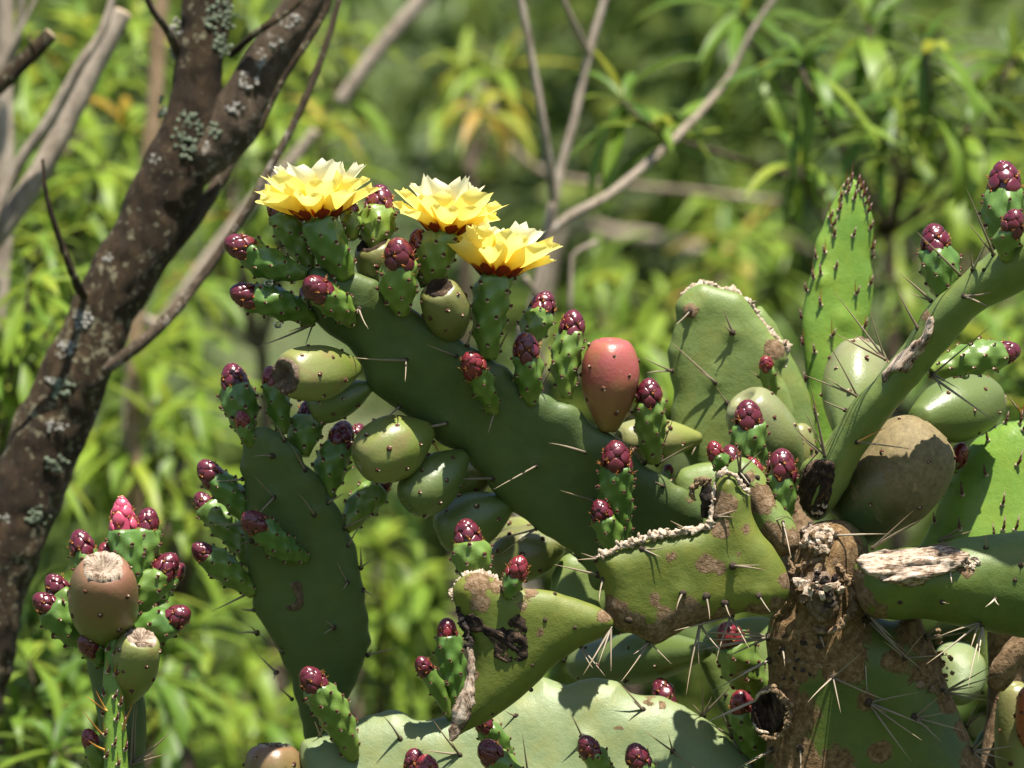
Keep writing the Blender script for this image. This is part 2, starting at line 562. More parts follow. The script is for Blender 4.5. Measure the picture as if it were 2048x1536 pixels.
G0, G1, G2, G3 = (0.055, 0.115, 0.012), (0.10, 0.185, 0.016), (0.17, 0.26, 0.022), (0.28, 0.32, 0.03)
M['leaf'] = leaf_mat("leaf_green", [(0, G0), (0.45, G1), (0.85, G2), (1.0, G3)])
M['leaf_bright'] = leaf_mat("leaf_bright", [(0, G1), (0.5, G2), (0.9, (0.21, 0.30, 0.022)), (1.0, G3)])
M['leaf_yellow'] = leaf_mat("leaf_yellowish", [(0, G2), (0.5, (0.2, 0.28, 0.03)), (0.8, (0.34, 0.30, 0.04)), (1.0, (0.42, 0.24, 0.06))])
M['leaf_far'] = leaf_mat("leaf_far", [(0, (0.05, 0.085, 0.016)), (0.4, (0.08, 0.13, 0.02)), (0.8, (0.12, 0.18, 0.025)), (1.0, (0.20, 0.23, 0.04))], use_attr=True)


# ------------------------------------------------------------------ the setting: ground and hillside
def build_ground():
    m, nt, b = nodes_of("ground_earth_grass")
    n1 = tex_noise(nt, 1.7, 5)
    n2 = tex_noise(nt, 14, 6, 0.65)
    f = math_n(nt, 'ADD', math_n(nt, 'MULTIPLY', n1, 0.55), math_n(nt, 'MULTIPLY', n2, 0.45))
    c = ramp(nt, [(0.36, (0.045, 0.075, 0.018)), (0.47, (0.085, 0.125, 0.03)), (0.58, (0.13, 0.155, 0.055)), (0.70, (0.19, 0.175, 0.11))], f)
    nt.links.new(c, b.inputs["Base Color"])
    b.inputs["Roughness"].default_value = 0.95
    bump(nt, b, n2, 1.0, 0.15)
    xs = np.concatenate([np.linspace(-150, -14, 14), np.linspace(-12, 12, 61), np.linspace(14, 150, 14)])
    ys = np.concatenate([np.linspace(-150, -10, 12), np.linspace(-8, 24, 81), np.linspace(26, 150, 14)])
    vs_, fs = [], []
    for y in ys:
        for x in xs:
            t = max(0.0, y - 10.5)
            z = 0.72 * t / (1 + 0.012 * t)
            z += noise.noise(Vector((x * 0.6, y * 0.6, 3.0))) * min(0.35, 0.03 + 0.03 * max(0, y - 3))
            if -5.0 < y < 10:
                z = min(z, 0.02)
            vs_.append((x, y, z))
    nx = len(xs)
    for j in range(len(ys) - 1):
        for i in range(nx - 1):
            a = j * nx + i
            fs.append((a, a + 1, a + nx + 1, a + nx))
    g = mesh_obj("ground", vs_, fs, m)
    g["kind"] = "structure"
    g["label"] = "earth and grass ground rising into a hillside behind the bushes"


build_ground()


# ------------------------------------------------------------------ cactus parts
class Pad:
    """a cactus joint: an outline with its own depth, tilt and rounded thickness"""

    def __init__(self, parent, outline, y0, fx, fz, T, edge, mat, corks=(), bumps=(), step=13, bend=0.0,
                 wav=3.0, name="cactus_pad", label=None, lump=0.0012):
        self.poly = catmull(outline, 8)
        rr = random.Random(len(outline) * 7 + int(outline[0][0]))
        o = rr.random() * 50
        self.poly += np.array([[noise.noise(Vector((p[0] * .03, p[1] * .03, o))), noise.noise(Vector((p[0] * .03, p[1] * .03, o + 9)))]
                               for p in self.poly]) * wav
        self.c = self.poly.mean(0)
        self.y0, self.fx, self.fz, self.T, self.w, self.bend = y0, fx, fz, T, edge * S, bend
        self.bumps = list(bumps)
        wpx = self.w
        V, Fc = fill_poly(self.poly, [wpx * .03, wpx * .10, wpx * .24, wpx * .45], step)
        d = poly_dist(V, self.poly)
        nV = len(V)
        bnd = d < 0.05
        y = self.plane(V)
        h = self.half(V, d)
        lumpv = np.array([noise.noise(Vector((p[0] * .012, p[1] * .012, o))) for p in V]) * lump
        verts = []
        bidx = {}
        for i in range(nV):
            yy = y[i] + lumpv[i] * 1.5
            verts.append(W(V[i, 0], V[i, 1], yy - (0 if bnd[i] else h[i] + lumpv[i])))
        for i in range(nV):
            if bnd[i]:
                bidx[i] = i
            else:
                bidx[i] = len(verts)
                verts.append(W(V[i, 0], V[i, 1], y[i] + lumpv[i] * 1.5 + h[i]))
        # pixel y grows downwards: orient the front faces to the camera
        faces = []
        for f in Fc:
            a, b, c = V[f[0]], V[f[1]], V[f[2]]
            cr = (b[0] - a[0]) * (c[1] - a[1]) - (b[1] - a[1]) * (c[0] - a[0])
            ff = f if cr < 0 else (f[0], f[2], f[1])
            faces.append(ff)
            faces.append(tuple(bidx[i] for i in reversed(ff)))
        ck = np.zeros(nV)
        for (cx, cy, r, *st) in corks:
            s_ = st[0] if st else 1.0
            ck = np.maximum(ck, s_ * np.clip(1.25 - np.hypot(V[:, 0] - cx, V[:, 1] - cy) / r, 0, 1))
        cork = np.zeros(len(verts))
        cork[:nV] = ck
        for i in range(nV):
            cork[bidx[i]] = ck[i]
        self.obj = mesh_obj(name, verts, faces, mat, parent, attrs={"cork": cork})
        if label:
            self.obj["label"] = label

    def plane(self, P):
        P = np.atleast_2d(P)
        dx = (P[:, 0] - self.c[0]) / S
        dz = (self.c[1] - P[:, 1]) / S
        return self.y0 + self.fx * dx + self.fz * dz + self.bend * dx * dx

    def half(self, P, d=None):
        if d is None:
            d = poly_dist(P, self.poly)
            d = np.where(poly_inside(P, self.poly), d, 0)
        q = 1 - np.clip(d / self.w, 0, 1)
        h = self.T * np.sqrt(np.clip(1 - q ** 2, 0, 1))
        for (bx, by, r, a) in self.bumps:
            h = h + a * np.exp(-((P[:, 0] - bx) ** 2 + (P[:, 1] - by) ** 2) / (r * r)) * np.clip(d / (0.3 * self.w), 0, 1)
        return h

    def y(self, px, py):
        return float(self.plane((px, py))[0])

    def front(self, px, py):
        P = np.array([[px, py]], float)
        return float(self.plane(P)[0] - self.half(P)[0])


def icosphere(sub=1):
    t = (1 + 5 ** .5) / 2
    v = [(-1, t, 0), (1, t, 0), (-1, -t, 0), (1, -t, 0), (0, -1, t), (0, 1, t), (0, -1, -t), (0, 1, -t), (t, 0, -1), (t, 0, 1), (-t, 0, -1), (-t, 0, 1)]
    v = [Vector(p).normalized() for p in v]
    f = [(0, 11, 5), (0, 5, 1), (0, 1, 7), (0, 7, 10), (0, 10, 11), (1, 5, 9), (5, 11, 4), (11, 10, 2), (10, 7, 6), (7, 1, 8),
         (3, 9, 4), (3, 4, 2), (3, 2, 6), (3, 6, 8), (3, 8, 9), (4, 9, 5), (2, 4, 11), (6, 2, 10), (8, 6, 7), (9, 8, 1)]
    for _ in range(sub):
        nf, cache = [], {}

        def midp(a, b):
            k = (min(a, b), max(a, b))
            if k not in cache:
                cache[k] = len(v)
                v.append(((v[a] + v[b]) / 2).normalized())
            return cache[k]
        for a, b, c in f:
            x, y, z = midp(a, b), midp(b, c), midp(c, a)
            nf += [(a, x, z), (b, y, x), (c, z, y), (x, y, z)]
        f = nf
    return v, f


ICO1 = icosphere(1)
ICO2 = icosphere(2)
ICO0 = icosphere(0)


class MB:
    def __init__(self):
        self.v, self.f, self.m, self.a = [], [], [], []

    def add(self, v, f, mi=0, a=None):
        o = len(self.v)
        self.v += v
        self.f += [tuple(i + o for i in t) for t in f]
        self.m += [mi] * len(f)
        self.a += a if a is not None else [0.0] * len(v)

    def blob(self, mat, ico=ICO1, mi=0, jit=0.0, rnd=R):
        vs_ = [mat @ (p * (1 + jit * (rnd.random() - .5))) for p in ico[0]]
        self.add(vs_, ico[1], mi)

    def cone(self, a, b, r, mi=0, n=5):
        d = (b - a).normalized()
        u = d.orthogonal().normalized()
        w = d.cross(u)
        vs_ = [a + (u * math.cos(i * 2 * math.pi / n) + w * math.sin(i * 2 * math.pi / n)) * r for i in range(n)] + [b]
        fs = [(i, (i + 1) % n, n) for i in range(n)] + [tuple(reversed(range(n)))]
        self.add(vs_, fs, mi)

    def build(self, name, mats, parent, smooth=True, kind=None):
        return mesh_obj(name, self.v, self.f, mats, parent, smooth, {"v": self.a}, self.m, kind)


def frame(z, up=Vector((0, -1, 0))):
    z = z.normalized()
    x = up.cross(z)
    if x.length < 1e-4:
        x = z.orthogonal()
    x.normalize()
    y = z.cross(x)
    return Matrix((x, y, z)).transposed()


def make_spine_mesh(name, mat, bow):
    vs_, fs = [], []
    n, k = 6, 4
    for j in range(k + 1):
        t = j / k
        r = (1 - t) ** 0.75 * 0.95 + 0.05
        for i in range(n):
            a = 2 * math.pi * i / n
            vs_.append((math.cos(a) * r + bow * math.sin(t * math.pi) * 6, math.sin(a) * r, t))
    for j in range(k):
        for i in range(n):
            fs.append((j * n + i, j * n + (i + 1) % n, (j + 1) * n + (i + 1) % n, (j + 1) * n + i))
    fs.append(tuple(reversed(range(n))))
    fs.append(tuple(range(k * n, k * n + n)))
    me = bpy.data.meshes.new(name)
    me.from_pydata(vs_, [], fs)
    me.materials.append(mat)
    me.polygons.foreach_set("use_smooth", [True] * len(me.polygons))
    return me


SPINE = {k: [make_spine_mesh("spine_" + k, M[m], b) for b in (0.0, 0.12, -0.14)] for k, m in
         (('grey', 'spine'), ('orange', 'spine_orange'), ('pale', 'spine_pale'))}


def spine(parent, a, b, r, kind='grey'):
    o = bpy.data.objects.new("spine", R.choice(SPINE[kind]))
    d = b - a
    q = frame(d, Vector((R.uniform(-1, 1), -0.6, R.uniform(-1, 1)))).to_4x4()
    o.matrix_basis = Matrix.Translation(a - d.normalized() * 0.001) @ q @ Matrix.Diagonal((r, r, d.length, 1))
    return place(o, parent)


def spines(pad, data, kind='grey', r=0.00105, out=0.02, cush=5.5, cushmat='areole_pad'):
    """data: [(areole pixel), (tip pixel), ...] lists; a cushion and its spines on the pad's face"""
    mb = MB()
    for row in data:
        ax, ay = row[0]
        y = pad.front(ax, ay)
        a = W(ax, ay, y)
        cr = cush * R.uniform(.8, 1.2) / S
        mt = Matrix.Translation(a) @ Matrix.Diagonal((cr, cr * .7, cr, 1))
        mb.blob(mt, ICO1, 0, 0.35)
        for tip in row[1:]:
            tx, ty = tip[:2]
            kd = tip[2] if len(tip) > 2 else kind
            L = math.hypot(tx - ax, ty - ay) / S
            b = W(tx, ty, y - R.uniform(.15, .75) * min(L, out * 2) - .004)
            spine(pad.obj, a, b, r * R.uniform(.8, 1.2), kd)
    mb.build("areole_cushions", M[cushmat], pad.obj, kind="stuff")


def bud(parent, base, tip, w, hw, y, dy=0.0, name="flower_bud", tipmat='tip', n=None, headless=False, seed=None, conical=0.0,
        hlen=None, waist=0.42, body_mat='bud', areo=True):
    """green tubercled bud body with a scaly maroon tip"""
    rr = random.Random(seed if seed is not None else int(base[0] * 3 + base[1] * 7 + tip[0]))
    a = W(base[0], base[1], y)
    b = W(tip[0], tip[1], y + dy)
    ax = b - a
    L = ax.length
    wm, hm = w / S / 2, hw / S / 2
    hl = (hlen / S) if hlen else (0 if headless else hm * 1.75 * (1 + conical))
    bl = max(L - hl * .86, L * .35)
    zx = ax.normalized()
    fr = frame(zx, Vector((rr.uniform(-.3, .3), -1, rr.uniform(-.3, .3))))
    side = fr @ Vector((rr.uniform(-1, 1), rr.uniform(-.3, .3), 0)) * L * 0.07

    def P(t, ang, r):
        return a + zx * (t * bl) + side * math.sin(min(t, 1.1) * math.pi) * .8 + fr @ Vector((math.cos(ang) * r, math.sin(ang) * r, 0))
    prof = lambda t: wm * (waist + (1 - waist) * math.sin(min(1, t / .68) * math.pi / 2) ** 1.15) * (1 - .13 * max(0, (t - .7) / .3) ** 2)
    na = n or max(9, int(24 * bl / 0.055 * (w / 65)))
    ph = rr.random() * 6
    ar = [((k + .6) / na, (ph + k * 2.39996) % (2 * math.pi)) for k in range(na)]
    ar = [(0.05 + t ** .9 * .92, an) for t, an in ar]
    nu, nv = 30, max(14, int(bl / 0.0022))
    nv = min(nv, 30)
    vs_, va, vb = [], [], []
    sig = wm * .33
    for j in range(nv + 1):
        t = j / nv
        r0 = prof(t)
        for i in range(nu):
            an = 2 * math.pi * i / nu
            bp = 0
            for (ta, aa) in ar:
                dt = (t - ta) * bl
                if abs(dt) > sig * 2.2:
                    continue
                da = ((an - aa + math.pi) % (2 * math.pi) - math.pi) * r0
                bp += math.exp(-(dt * dt * .7 + da * da) / (sig * sig))
            bp = min(bp, 1.1)
            vs_.append(P(t, an, r0 * (0.86 + .26 * bp)))
            va.append(t)
            vb.append(bp)
    fs = []
    for j in range(nv):
        for i in range(nu):
            fs.append((j * nu + i, j * nu + (i + 1) % nu, (j + 1) * nu + (i + 1) % nu, (j + 1) * nu + i))
    fs.append(tuple(reversed(range(nu))))
    vs_.append(P(1.0, 0, 0) + zx * wm * .1)
    va.append(1.0)
    vb.append(0)
    ci = len(vs_) - 1
    for i in range(nu):
        fs.append((nv * nu + i, nv * nu + (i + 1) % nu, ci))
    body = mesh_obj(name, vs_, fs, M[body_mat], parent, attrs={"v": va, "bump": vb})
    if areo:
        mb = MB()
        for (ta, aa) in ar:
            r0 = prof(ta) * 1.12
            p = P(ta, aa, r0)
            nrm = (fr @ Vector((math.cos(aa), math.sin(aa), 0))).normalized()
            s = max(wm * rr.uniform(.085, .12), .0009)
            q = frame((nrm + zx * .8)).to_4x4()
            mb.blob(Matrix.Translation(p) @ q @ Matrix.Diagonal((s * .9, s * .9, s * 1.5, 1)), ICO1, 0, .3, rr)
            mb.blob(Matrix.Translation(p - zx * s * .7 - nrm * s * .1) @ Matrix.Scale(s * .95, 4), ICO0, 1, .3, rr)
        mb.build("areoles", [M['areole'], M['wool']], body, kind="stuff")
    if not headless:
        head(body, P(1.0, 0, 0) - zx * hm * .12, zx, fr, hm, hl, rr, tipmat, conical)
    return body, P(1.0, 0, 0), zx, fr


def head(body, c, zx, fr, hm, hl, rr, tipmat, conical):
    mb = MB()
    core = Matrix.Translation(c) @ fr.to_4x4() @ Matrix.Diagonal((hm * .86, hm * .86, hl * .95, 1))
    vs_ = [core @ p for p in ICO2[0]]
    mb.add(vs_, ICO2[1], 0, [0.2] * len(vs_))
    ns = 19
    ph = rr.random() * 6
    for k in range(ns):
        f = (k + .5) / ns
        th = rad(97 - 90 * f ** .8)           # polar angle from the axis
        an = ph + k * 2.39996
        rs, cs = math.sin(th), math.cos(th)
        pr = math.pow(rs, 1 + conical)
        p = c + fr @ Vector((math.cos(an) * pr * hm * .86, math.sin(an) * pr * hm * .86, cs * hl * .9))
        nrm = (fr @ Vector((math.cos(an) * rs / hm, math.sin(an) * rs / hm, cs / hl))).normalized()
        up = (zx - nrm * zx.dot(nrm) + fr @ Vector((rr.uniform(-.1, .1), rr.uniform(-.1, .1), 0)))
        if up.length < .1:
            up = fr @ Vector((-math.cos(an), -math.sin(an), 0))
        up.normalize()
        sd = up.cross(nrm)
        k1 = (1 - .42 * f)
        sx, sy, sz = hm * .52 * k1 * rr.uniform(.85, 1.12), hm * .60 * k1 * rr.uniform(.85, 1.12), hm * .17
        vv, aa = [], []
        for q in ICO2[0]:
            x, y, z = q.x, q.y, q.z
            if y > 0:                         # pointed tip
                x *= (1 - .55 * y * y)
            vv.append(p + sd * x * sx + up * (y * sy + sy * .1) + nrm * (z * sz * (1 - .3 * max(0, y))))
            aa.append(max(0, min(1, .5 + y * .55)))
        mb.add(vv, ICO2[1], 0, aa)
        if f < .6 and rr.random() < .85:       # orange bristles under the scales
            for _ in range(3):
                q0 = p - up * sy * .7 + nrm * sz * .5
                dr = (nrm * rr.uniform(.5, 1.2) + up * rr.uniform(-.4, .9) + sd * rr.uniform(-.7, .7)).normalized()
                mb.cone(q0, q0 + dr * hm * rr.uniform(.25, .55), hm * .03, 1, 4)
            mb.blob(Matrix.Translation(p - up * sy * .85 + nrm * sz * .4) @ Matrix.Scale(hm * .10, 4), ICO0, 1, .4, rr)
    mb.build("bud_tip", [M[tipmat], M['glochid']], body)


def fruit(parent, base, tip, hw, y, dy=0.0, mat='fr_green', scar='dry', na=16, shape=1.0, neck=.25, maxat=.6, top=.6, name="cactus_fruit", seed=None, label=None, scar_r=None):
    rr = random.Random(seed if seed is not None else int(base[0] + base[1] * 3 + tip[0] * 5))
    a = W(base[0], base[1], y)
    b = W(tip[0], tip[1], y + dy)
    ax = b - a
    L = ax.length
    h = hw / S
    zx = ax.normalized()
    fr = frame(zx)

    def prof(t):
        if t < maxat:
            u = t / maxat
            return h * (neck + (1 - neck) * math.sin(u * math.pi / 2) ** 1.0)
        u = (t - maxat) / (1 - maxat)
        return h * (top + (1 - top) * math.sqrt(max(0, 1 - u ** 2.15)))
    nu, nv = 36, 26
    vs_, va = [], []
    o = rr.random() * 90
    ridges = rr.choice([6, 7, 8])
    rows = [(j / nv, None) for j in range(nv + 1)]
    for t, _ in rows:
        tt = 1 - (1 - t) ** 1.45 if t > 0 else 0
        for i in range(nu):
            an = 2 * math.pi * i / nu
            d = Vector((math.cos(an), math.sin(an), tt * 2))
            r = prof(tt) * (1 + .05 * noise.noise(d * 1.3 + Vector((o, 0, 0))) + .018 * math.sin(an * ridges + o) * tt)
            vs_.append(a + zx * tt * L + fr @ Vector((math.cos(an) * r, math.sin(an) * r, 0)))
            va.append(tt)
    fs = []
    for j in range(nv):
        for i in range(nu):
            fs.append((j * nu + i, j * nu + (i + 1) % nu, (j + 1) * nu + (i + 1) % nu, (j + 1) * nu + i))
    fs.append(tuple(reversed(range(nu))))
    rt = prof(1.0)
    # shallow navel at the far end
    for k, (q, dz) in enumerate(((.9, .012), (.62, -.015), (.25, -.06))):
        st = len(vs_)
        for i in range(nu):
            an = 2 * math.pi * i / nu
            vs_.append(a + zx * (L + dz * L) + fr @ Vector((math.cos(an) * rt * q, math.sin(an) * rt * q, 0)))
            va.append(1.0)
        pv = st - nu
        for i in range(nu):
            fs.append((pv + i, pv + (i + 1) % nu, st + (i + 1) % nu, st + i))
    fs.append(tuple(range(len(vs_) - nu, len(vs_))))
    body = mesh_obj(name, vs_, fs, M[mat], parent, attrs={"v": va})
    if label:
        body["label"] = label
    mb = MB()
    ph = rr.random() * 6
    for k in range(na):
        t = .18 + .78 * ((k + .5) / na) ** .8
        an = ph + k * 2.39996
        r = prof(t) * 1.0
        n_ = (fr @ Vector((math.cos(an), math.sin(an), 0)))
        p = a + zx * t * L + n_ * r
        s = rr.uniform(.0013, .0021)
        mb.blob(Matrix.Translation(p) @ frame(n_).to_4x4() @ Matrix.Diagonal((s, s, s * .75, 1)), ICO1, 0, .4, rr)
        for _ in range(2):
            mb.blob(Matrix.Translation(p + Vector((rr.uniform(-1, 1), rr.uniform(-1, 1), rr.uniform(-1, 1))) * s * .7) @ Matrix.Scale(s * .5, 4), ICO0, 1, .4, rr)
    mb.build("areoles", [M['areole'], M['wool']], body, kind="stuff")
    if scar:
        sv, sf, sa = [], [], []
        ns = 40
        sr = scar_r or 1.0
        rings = ((.05, -.045), (.3, -.035), (.55, -.012), (.8, .012), (1.0, .02), (1.1, -.004))
        for q, dz in rings:
            for i in range(ns):
                an = 2 * math.pi * i / ns
                jag = 1 + .12 * noise.noise(Vector((math.cos(an) * 2.5, math.sin(an) * 2.5, o))) + rr.uniform(-.035, .035)
                rq = rt * q * sr * jag
                dzz = dz + rr.uniform(-.012, .012) * (q > .2)
                if q > 1.05:
                    dzz = -.03 * sr
                sv.append(a + zx * (L * (1.008 + dzz)) + fr @ Vector((math.cos(an) * rq, math.sin(an) * rq, 0)))
                sa.append((an * .02, q * .02, 0))
        for j in range(len(rings) - 1):
            for i in range(ns):
                sf.append((j * ns + i, j * ns + (i + 1) % ns, (j + 1) * ns + (i + 1) % ns, (j + 1) * ns + i))
        sf.append(tuple(reversed(range(ns))))
        sm = {'dry': M['fibre_wood'], 'pale': M['fibre'], 'dark': M['fibre_dark']}[scar]
        mesh_obj("flower_scar", sv, sf, sm, body, attrs={"fuv": np.array(sa)})
    return body


def petal_mesh(name, rr, length, width, a0, a1, mat, streak=0.0, point=.5, parent=None, mtx=None, ragged=.09, cup=.28):
    nu, nv = 9, 12
    vs_, uv = [], []
    x = z = 0.0
    tears = [rr.uniform(-ragged, ragged * .5) for _ in range(nu)]
    tears[nu // 2] += ragged * point
    tw = rr.uniform(-.25, .25)
    rows = []
    for j in range(nv + 1):
        s = j / nv
        al = a0 + (a1 - a0) * s
        rows.append((x, z, al))
        x += math.sin(al) * length / nv
        z += math.cos(al) * length / nv
    for j in range(nv + 1):
        s = j / nv
        bx, bz, al = rows[j]
        wd = width * (.34 + .66 * math.sin(min(1, s / .7) * math.pi / 2)) * (1 - .5 * max(0, (s - .66) / .34) ** 1.8)
        for i in range(nu):
            u = (i / (nu - 1) - .5) * 2
            ext = tears[i] * length * max(0, (s - .6) / .4) ** 2 - (u * u) * .10 * length * max(0, (s - .5) / .5)
            c = cup * width * u * u + tw * width * u * s * .5 + .03 * length * noise.noise(Vector((u * 2, s * 3, tw * 30)))
            px_ = bx + math.sin(al) * ext - math.cos(al) * c
            pz_ = bz + math.cos(al) * ext + math.sin(al) * c
            vs_.append(mtx @ Vector((px_, u * wd * .5, pz_)))
            uv.append((s, u, streak * max(0, 1.15 - s * 1.9)))
    fs = []
    for j in range(nv):
        for i in range(nu - 1):
            q = j * nu + i
            fs.append((q, q + 1, q + nu + 1, q + nu))
    return mesh_obj(name, vs_, fs, M[mat], parent, attrs={"fuv": np.array(uv)})


def flower(parent, base, neck, w, y, dy, rpx, axis, seed, label):
    rr = random.Random(seed)
    body, top, zx, fr = bud(parent, base, neck, w, w, y, dy, name="flower", headless=True, seed=seed, n=22, waist=.5)
    body["label"] = label
    rm = rpx / S * 1.06
    axis = Vector(axis).normalized()
    q = frame(axis, Vector((0, -1, 0)))
    c = top - axis * .003
    rb = w / S / 2 * .72
    # (count, start angle, end angle, length, width, ring radius, lift, streak)
    for k in range(7):
        an = k * 2 * math.pi / 7 + rr.uniform(-.15, .15)
        m = Matrix.Translation(c) @ q.to_4x4() @ Matrix.Rotation(an, 4, 'Z') @ Matrix.Translation((rb * 1.08, 0, 0))
        petal_mesh("sepal", rr, rm * rr.uniform(.22, .38), rm * .30, rad(56), rad(38), 'sepal', 1, .8, body, m, .1, .12)
    for (n_, a0, a1, ln, wd, rk, lift, stk) in ((7, 62, 74, .98, .52, .95, .0015, 1.0), (6, 50, 62, 1.04, .64, .8, .003, .7),
                                               (6, 36, 42, 1.06, .66, .6, .004, 0)):
        off = rr.random() * 6
        for k in range(n_):
            an = off + k * 2 * math.pi / n_ + rr.uniform(-.16, .16)
            m = Matrix.Translation(c) @ q.to_4x4() @ Matrix.Rotation(an, 4, 'Z') @ Matrix.Translation((rb * rk, 0, lift))
            petal_mesh("petal", rr, rm * ln * rr.uniform(.86, 1.1), rm * wd * rr.uniform(.85, 1.15), rad(a0 + rr.uniform(-6, 6)), rad(a1 + rr.uniform(-14, 14)),
                       'petal' if rk > .7 else 'petal_inner_lit', stk if rr.random() < .7 else 0, rr.uniform(.1, 1.1), body, m)
    mb = MB()
    for k in range(60):
        an, rd = rr.random() * 6.28, rb * .75 * math.sqrt(rr.random())
        p0 = c + q @ Vector((math.cos(an) * rd, math.sin(an) * rd, .002))
        p1 = c + q @ Vector((math.cos(an) * rd * 1.9, math.sin(an) * rd * 1.9, rm * rr.uniform(.28, .42)))
        mb.cone(p0, p1, .0005, 0, 4)
        mb.blob(Matrix.Translation(p1) @ Matrix.Scale(.0009, 4), ICO0, 0)
    mb.build("stamens", M['stamen'], body, kind="stuff")
    return body


def patch(pad, outline, raise_, mat, ang, name="dead_tissue", rough=.0022, step=7, label=None, hollow=0.0):
    """a scab of dead tissue lying on a pad's face: ragged outline, own thickness, fibres along ang"""
    poly = catmull(outline, 6)
    o = outline[0][0] * .37
    poly += np.array([[noise.noise(Vector((p[0] * .09, p[1] * .09, o))), noise.noise(Vector((p[0] * .09, p[1] * .09, o + 5)))] for p in poly]) * 5
    V, Fc = fill_poly(poly, [2.5, 6], step)
    d = poly_dist(V, poly)
    yb = pad.plane(V) - pad.half(V)
    ca, sa = math.cos(ang), math.sin(ang)
    al = V[:, 0] * ca + V[:, 1] * sa
    ac = -V[:, 0] * sa + V[:, 1] * ca
    vs_ = []
    for i in range(len(V)):
        rise = raise_ * min(1, d[i] / 7) ** .6
        if hollow:
            rise -= hollow * min(1, max(0, d[i] - 7) / 14)
        rg = noise.noise(Vector((al[i] * .018, ac[i] * .11, o))) + .6 * noise.noise(Vector((al[i] * .06, ac[i] * .25, o + 3)))
        yy = yb[i] + (.0012 if d[i] < .05 else -rise - rough * rg)
        vs_.append(W(V[i, 0], V[i, 1], yy))
    fs = []
    for f in Fc:
        a, b, c = V[f[0]], V[f[1]], V[f[2]]
        cr = (b[0] - a[0]) * (c[1] - a[1]) - (b[1] - a[1]) * (c[0] - a[0])
        fs.append(f if cr < 0 else (f[0], f[2], f[1]))
    # closed underside so that the scab has a body
    n0 = len(vs_)
    m_ = {}
    for i in range(len(V)):
        if d[i] < .05:
            m_[i] = i
        else:
            m_[i] = len(vs_)
            vs_.append(W(V[i, 0], V[i, 1], yb[i] + .0025))
    fs += [tuple(m_[i] for i in reversed(f)) for f in list(fs)]
    fu = np.zeros((len(vs_), 3))
    fu[:n0, 0] = ac / S
    fu[:n0, 1] = al / S
    ob = mesh_obj(name, vs_, fs, M[mat], pad.obj, attrs={"fuv": fu})
    if label:
        ob["label"] = label
    return ob


def tube_mesh(path, seg=12, step=14, rough=0.08, nscale=60, seed=0.0, cap_round=True, flat=1.0):
    """path: (px, py, depth, radius px at the cactus plane scale)"""
    P = catmull(path, step, closed=False)
    vs_, fs, uv = [], [], []
    pts = [W(p[0], p[1], p[2]) for p in P]
    rs = [p[3] * (D + p[2]) / F for p in P]
    acc = 0
    x = None
    for j, p in enumerate(pts):
        t = (pts[min(j + 1, len(pts) - 1)] - pts[max(j - 1, 0)])
        if t.length < 1e-9:
            t = Vector((0, 0, 1))
        t.normalize()
        if x is None:
            x = t.orthogonal().normalized()
        x = (x - t * x.dot(t)).normalized()
        y = t.cross(x)
        if j:
            acc += (p - pts[j - 1]).length
        for i in range(seg):
            a = 2 * math.pi * i / seg
            dr = x * math.cos(a) + y * math.sin(a)
            q = p + dr * rs[j]
            k = 1 + rough * (noise.noise(q * nscale + Vector((seed, 0, 0))) + .5 * noise.noise(q * nscale * 2.7))
            off = dr * rs[j] * k
            if flat != 1.0:
                off.y *= flat
            vs_.append(p + off)
            uv.append((a * rs[j], acc, 0))
    n = len(pts)
    for j in range(n - 1):
        for i in range(seg):
            fs.append((j * seg + i, j * seg + (i + 1) % seg, (j + 1) * seg + (i + 1) % seg, (j + 1) * seg + i))
    fs.append(tuple(reversed(range(seg))))
    fs.append(tuple(range((n - 1) * seg, n * seg)))
    return vs_, fs, uv


def tube(name, path, mat, parent, seg=12, step=14, rough=.08, nscale=60, seed=0.0, flat=1.0, label=None):
    v, f, uv = tube_mesh(path, seg, step, rough, nscale, seed, flat=flat)
    o = mesh_obj(name, v, f, M[mat], parent, attrs={"fuv": np.array(uv)})
    if label:
        o["label"] = label
    return o


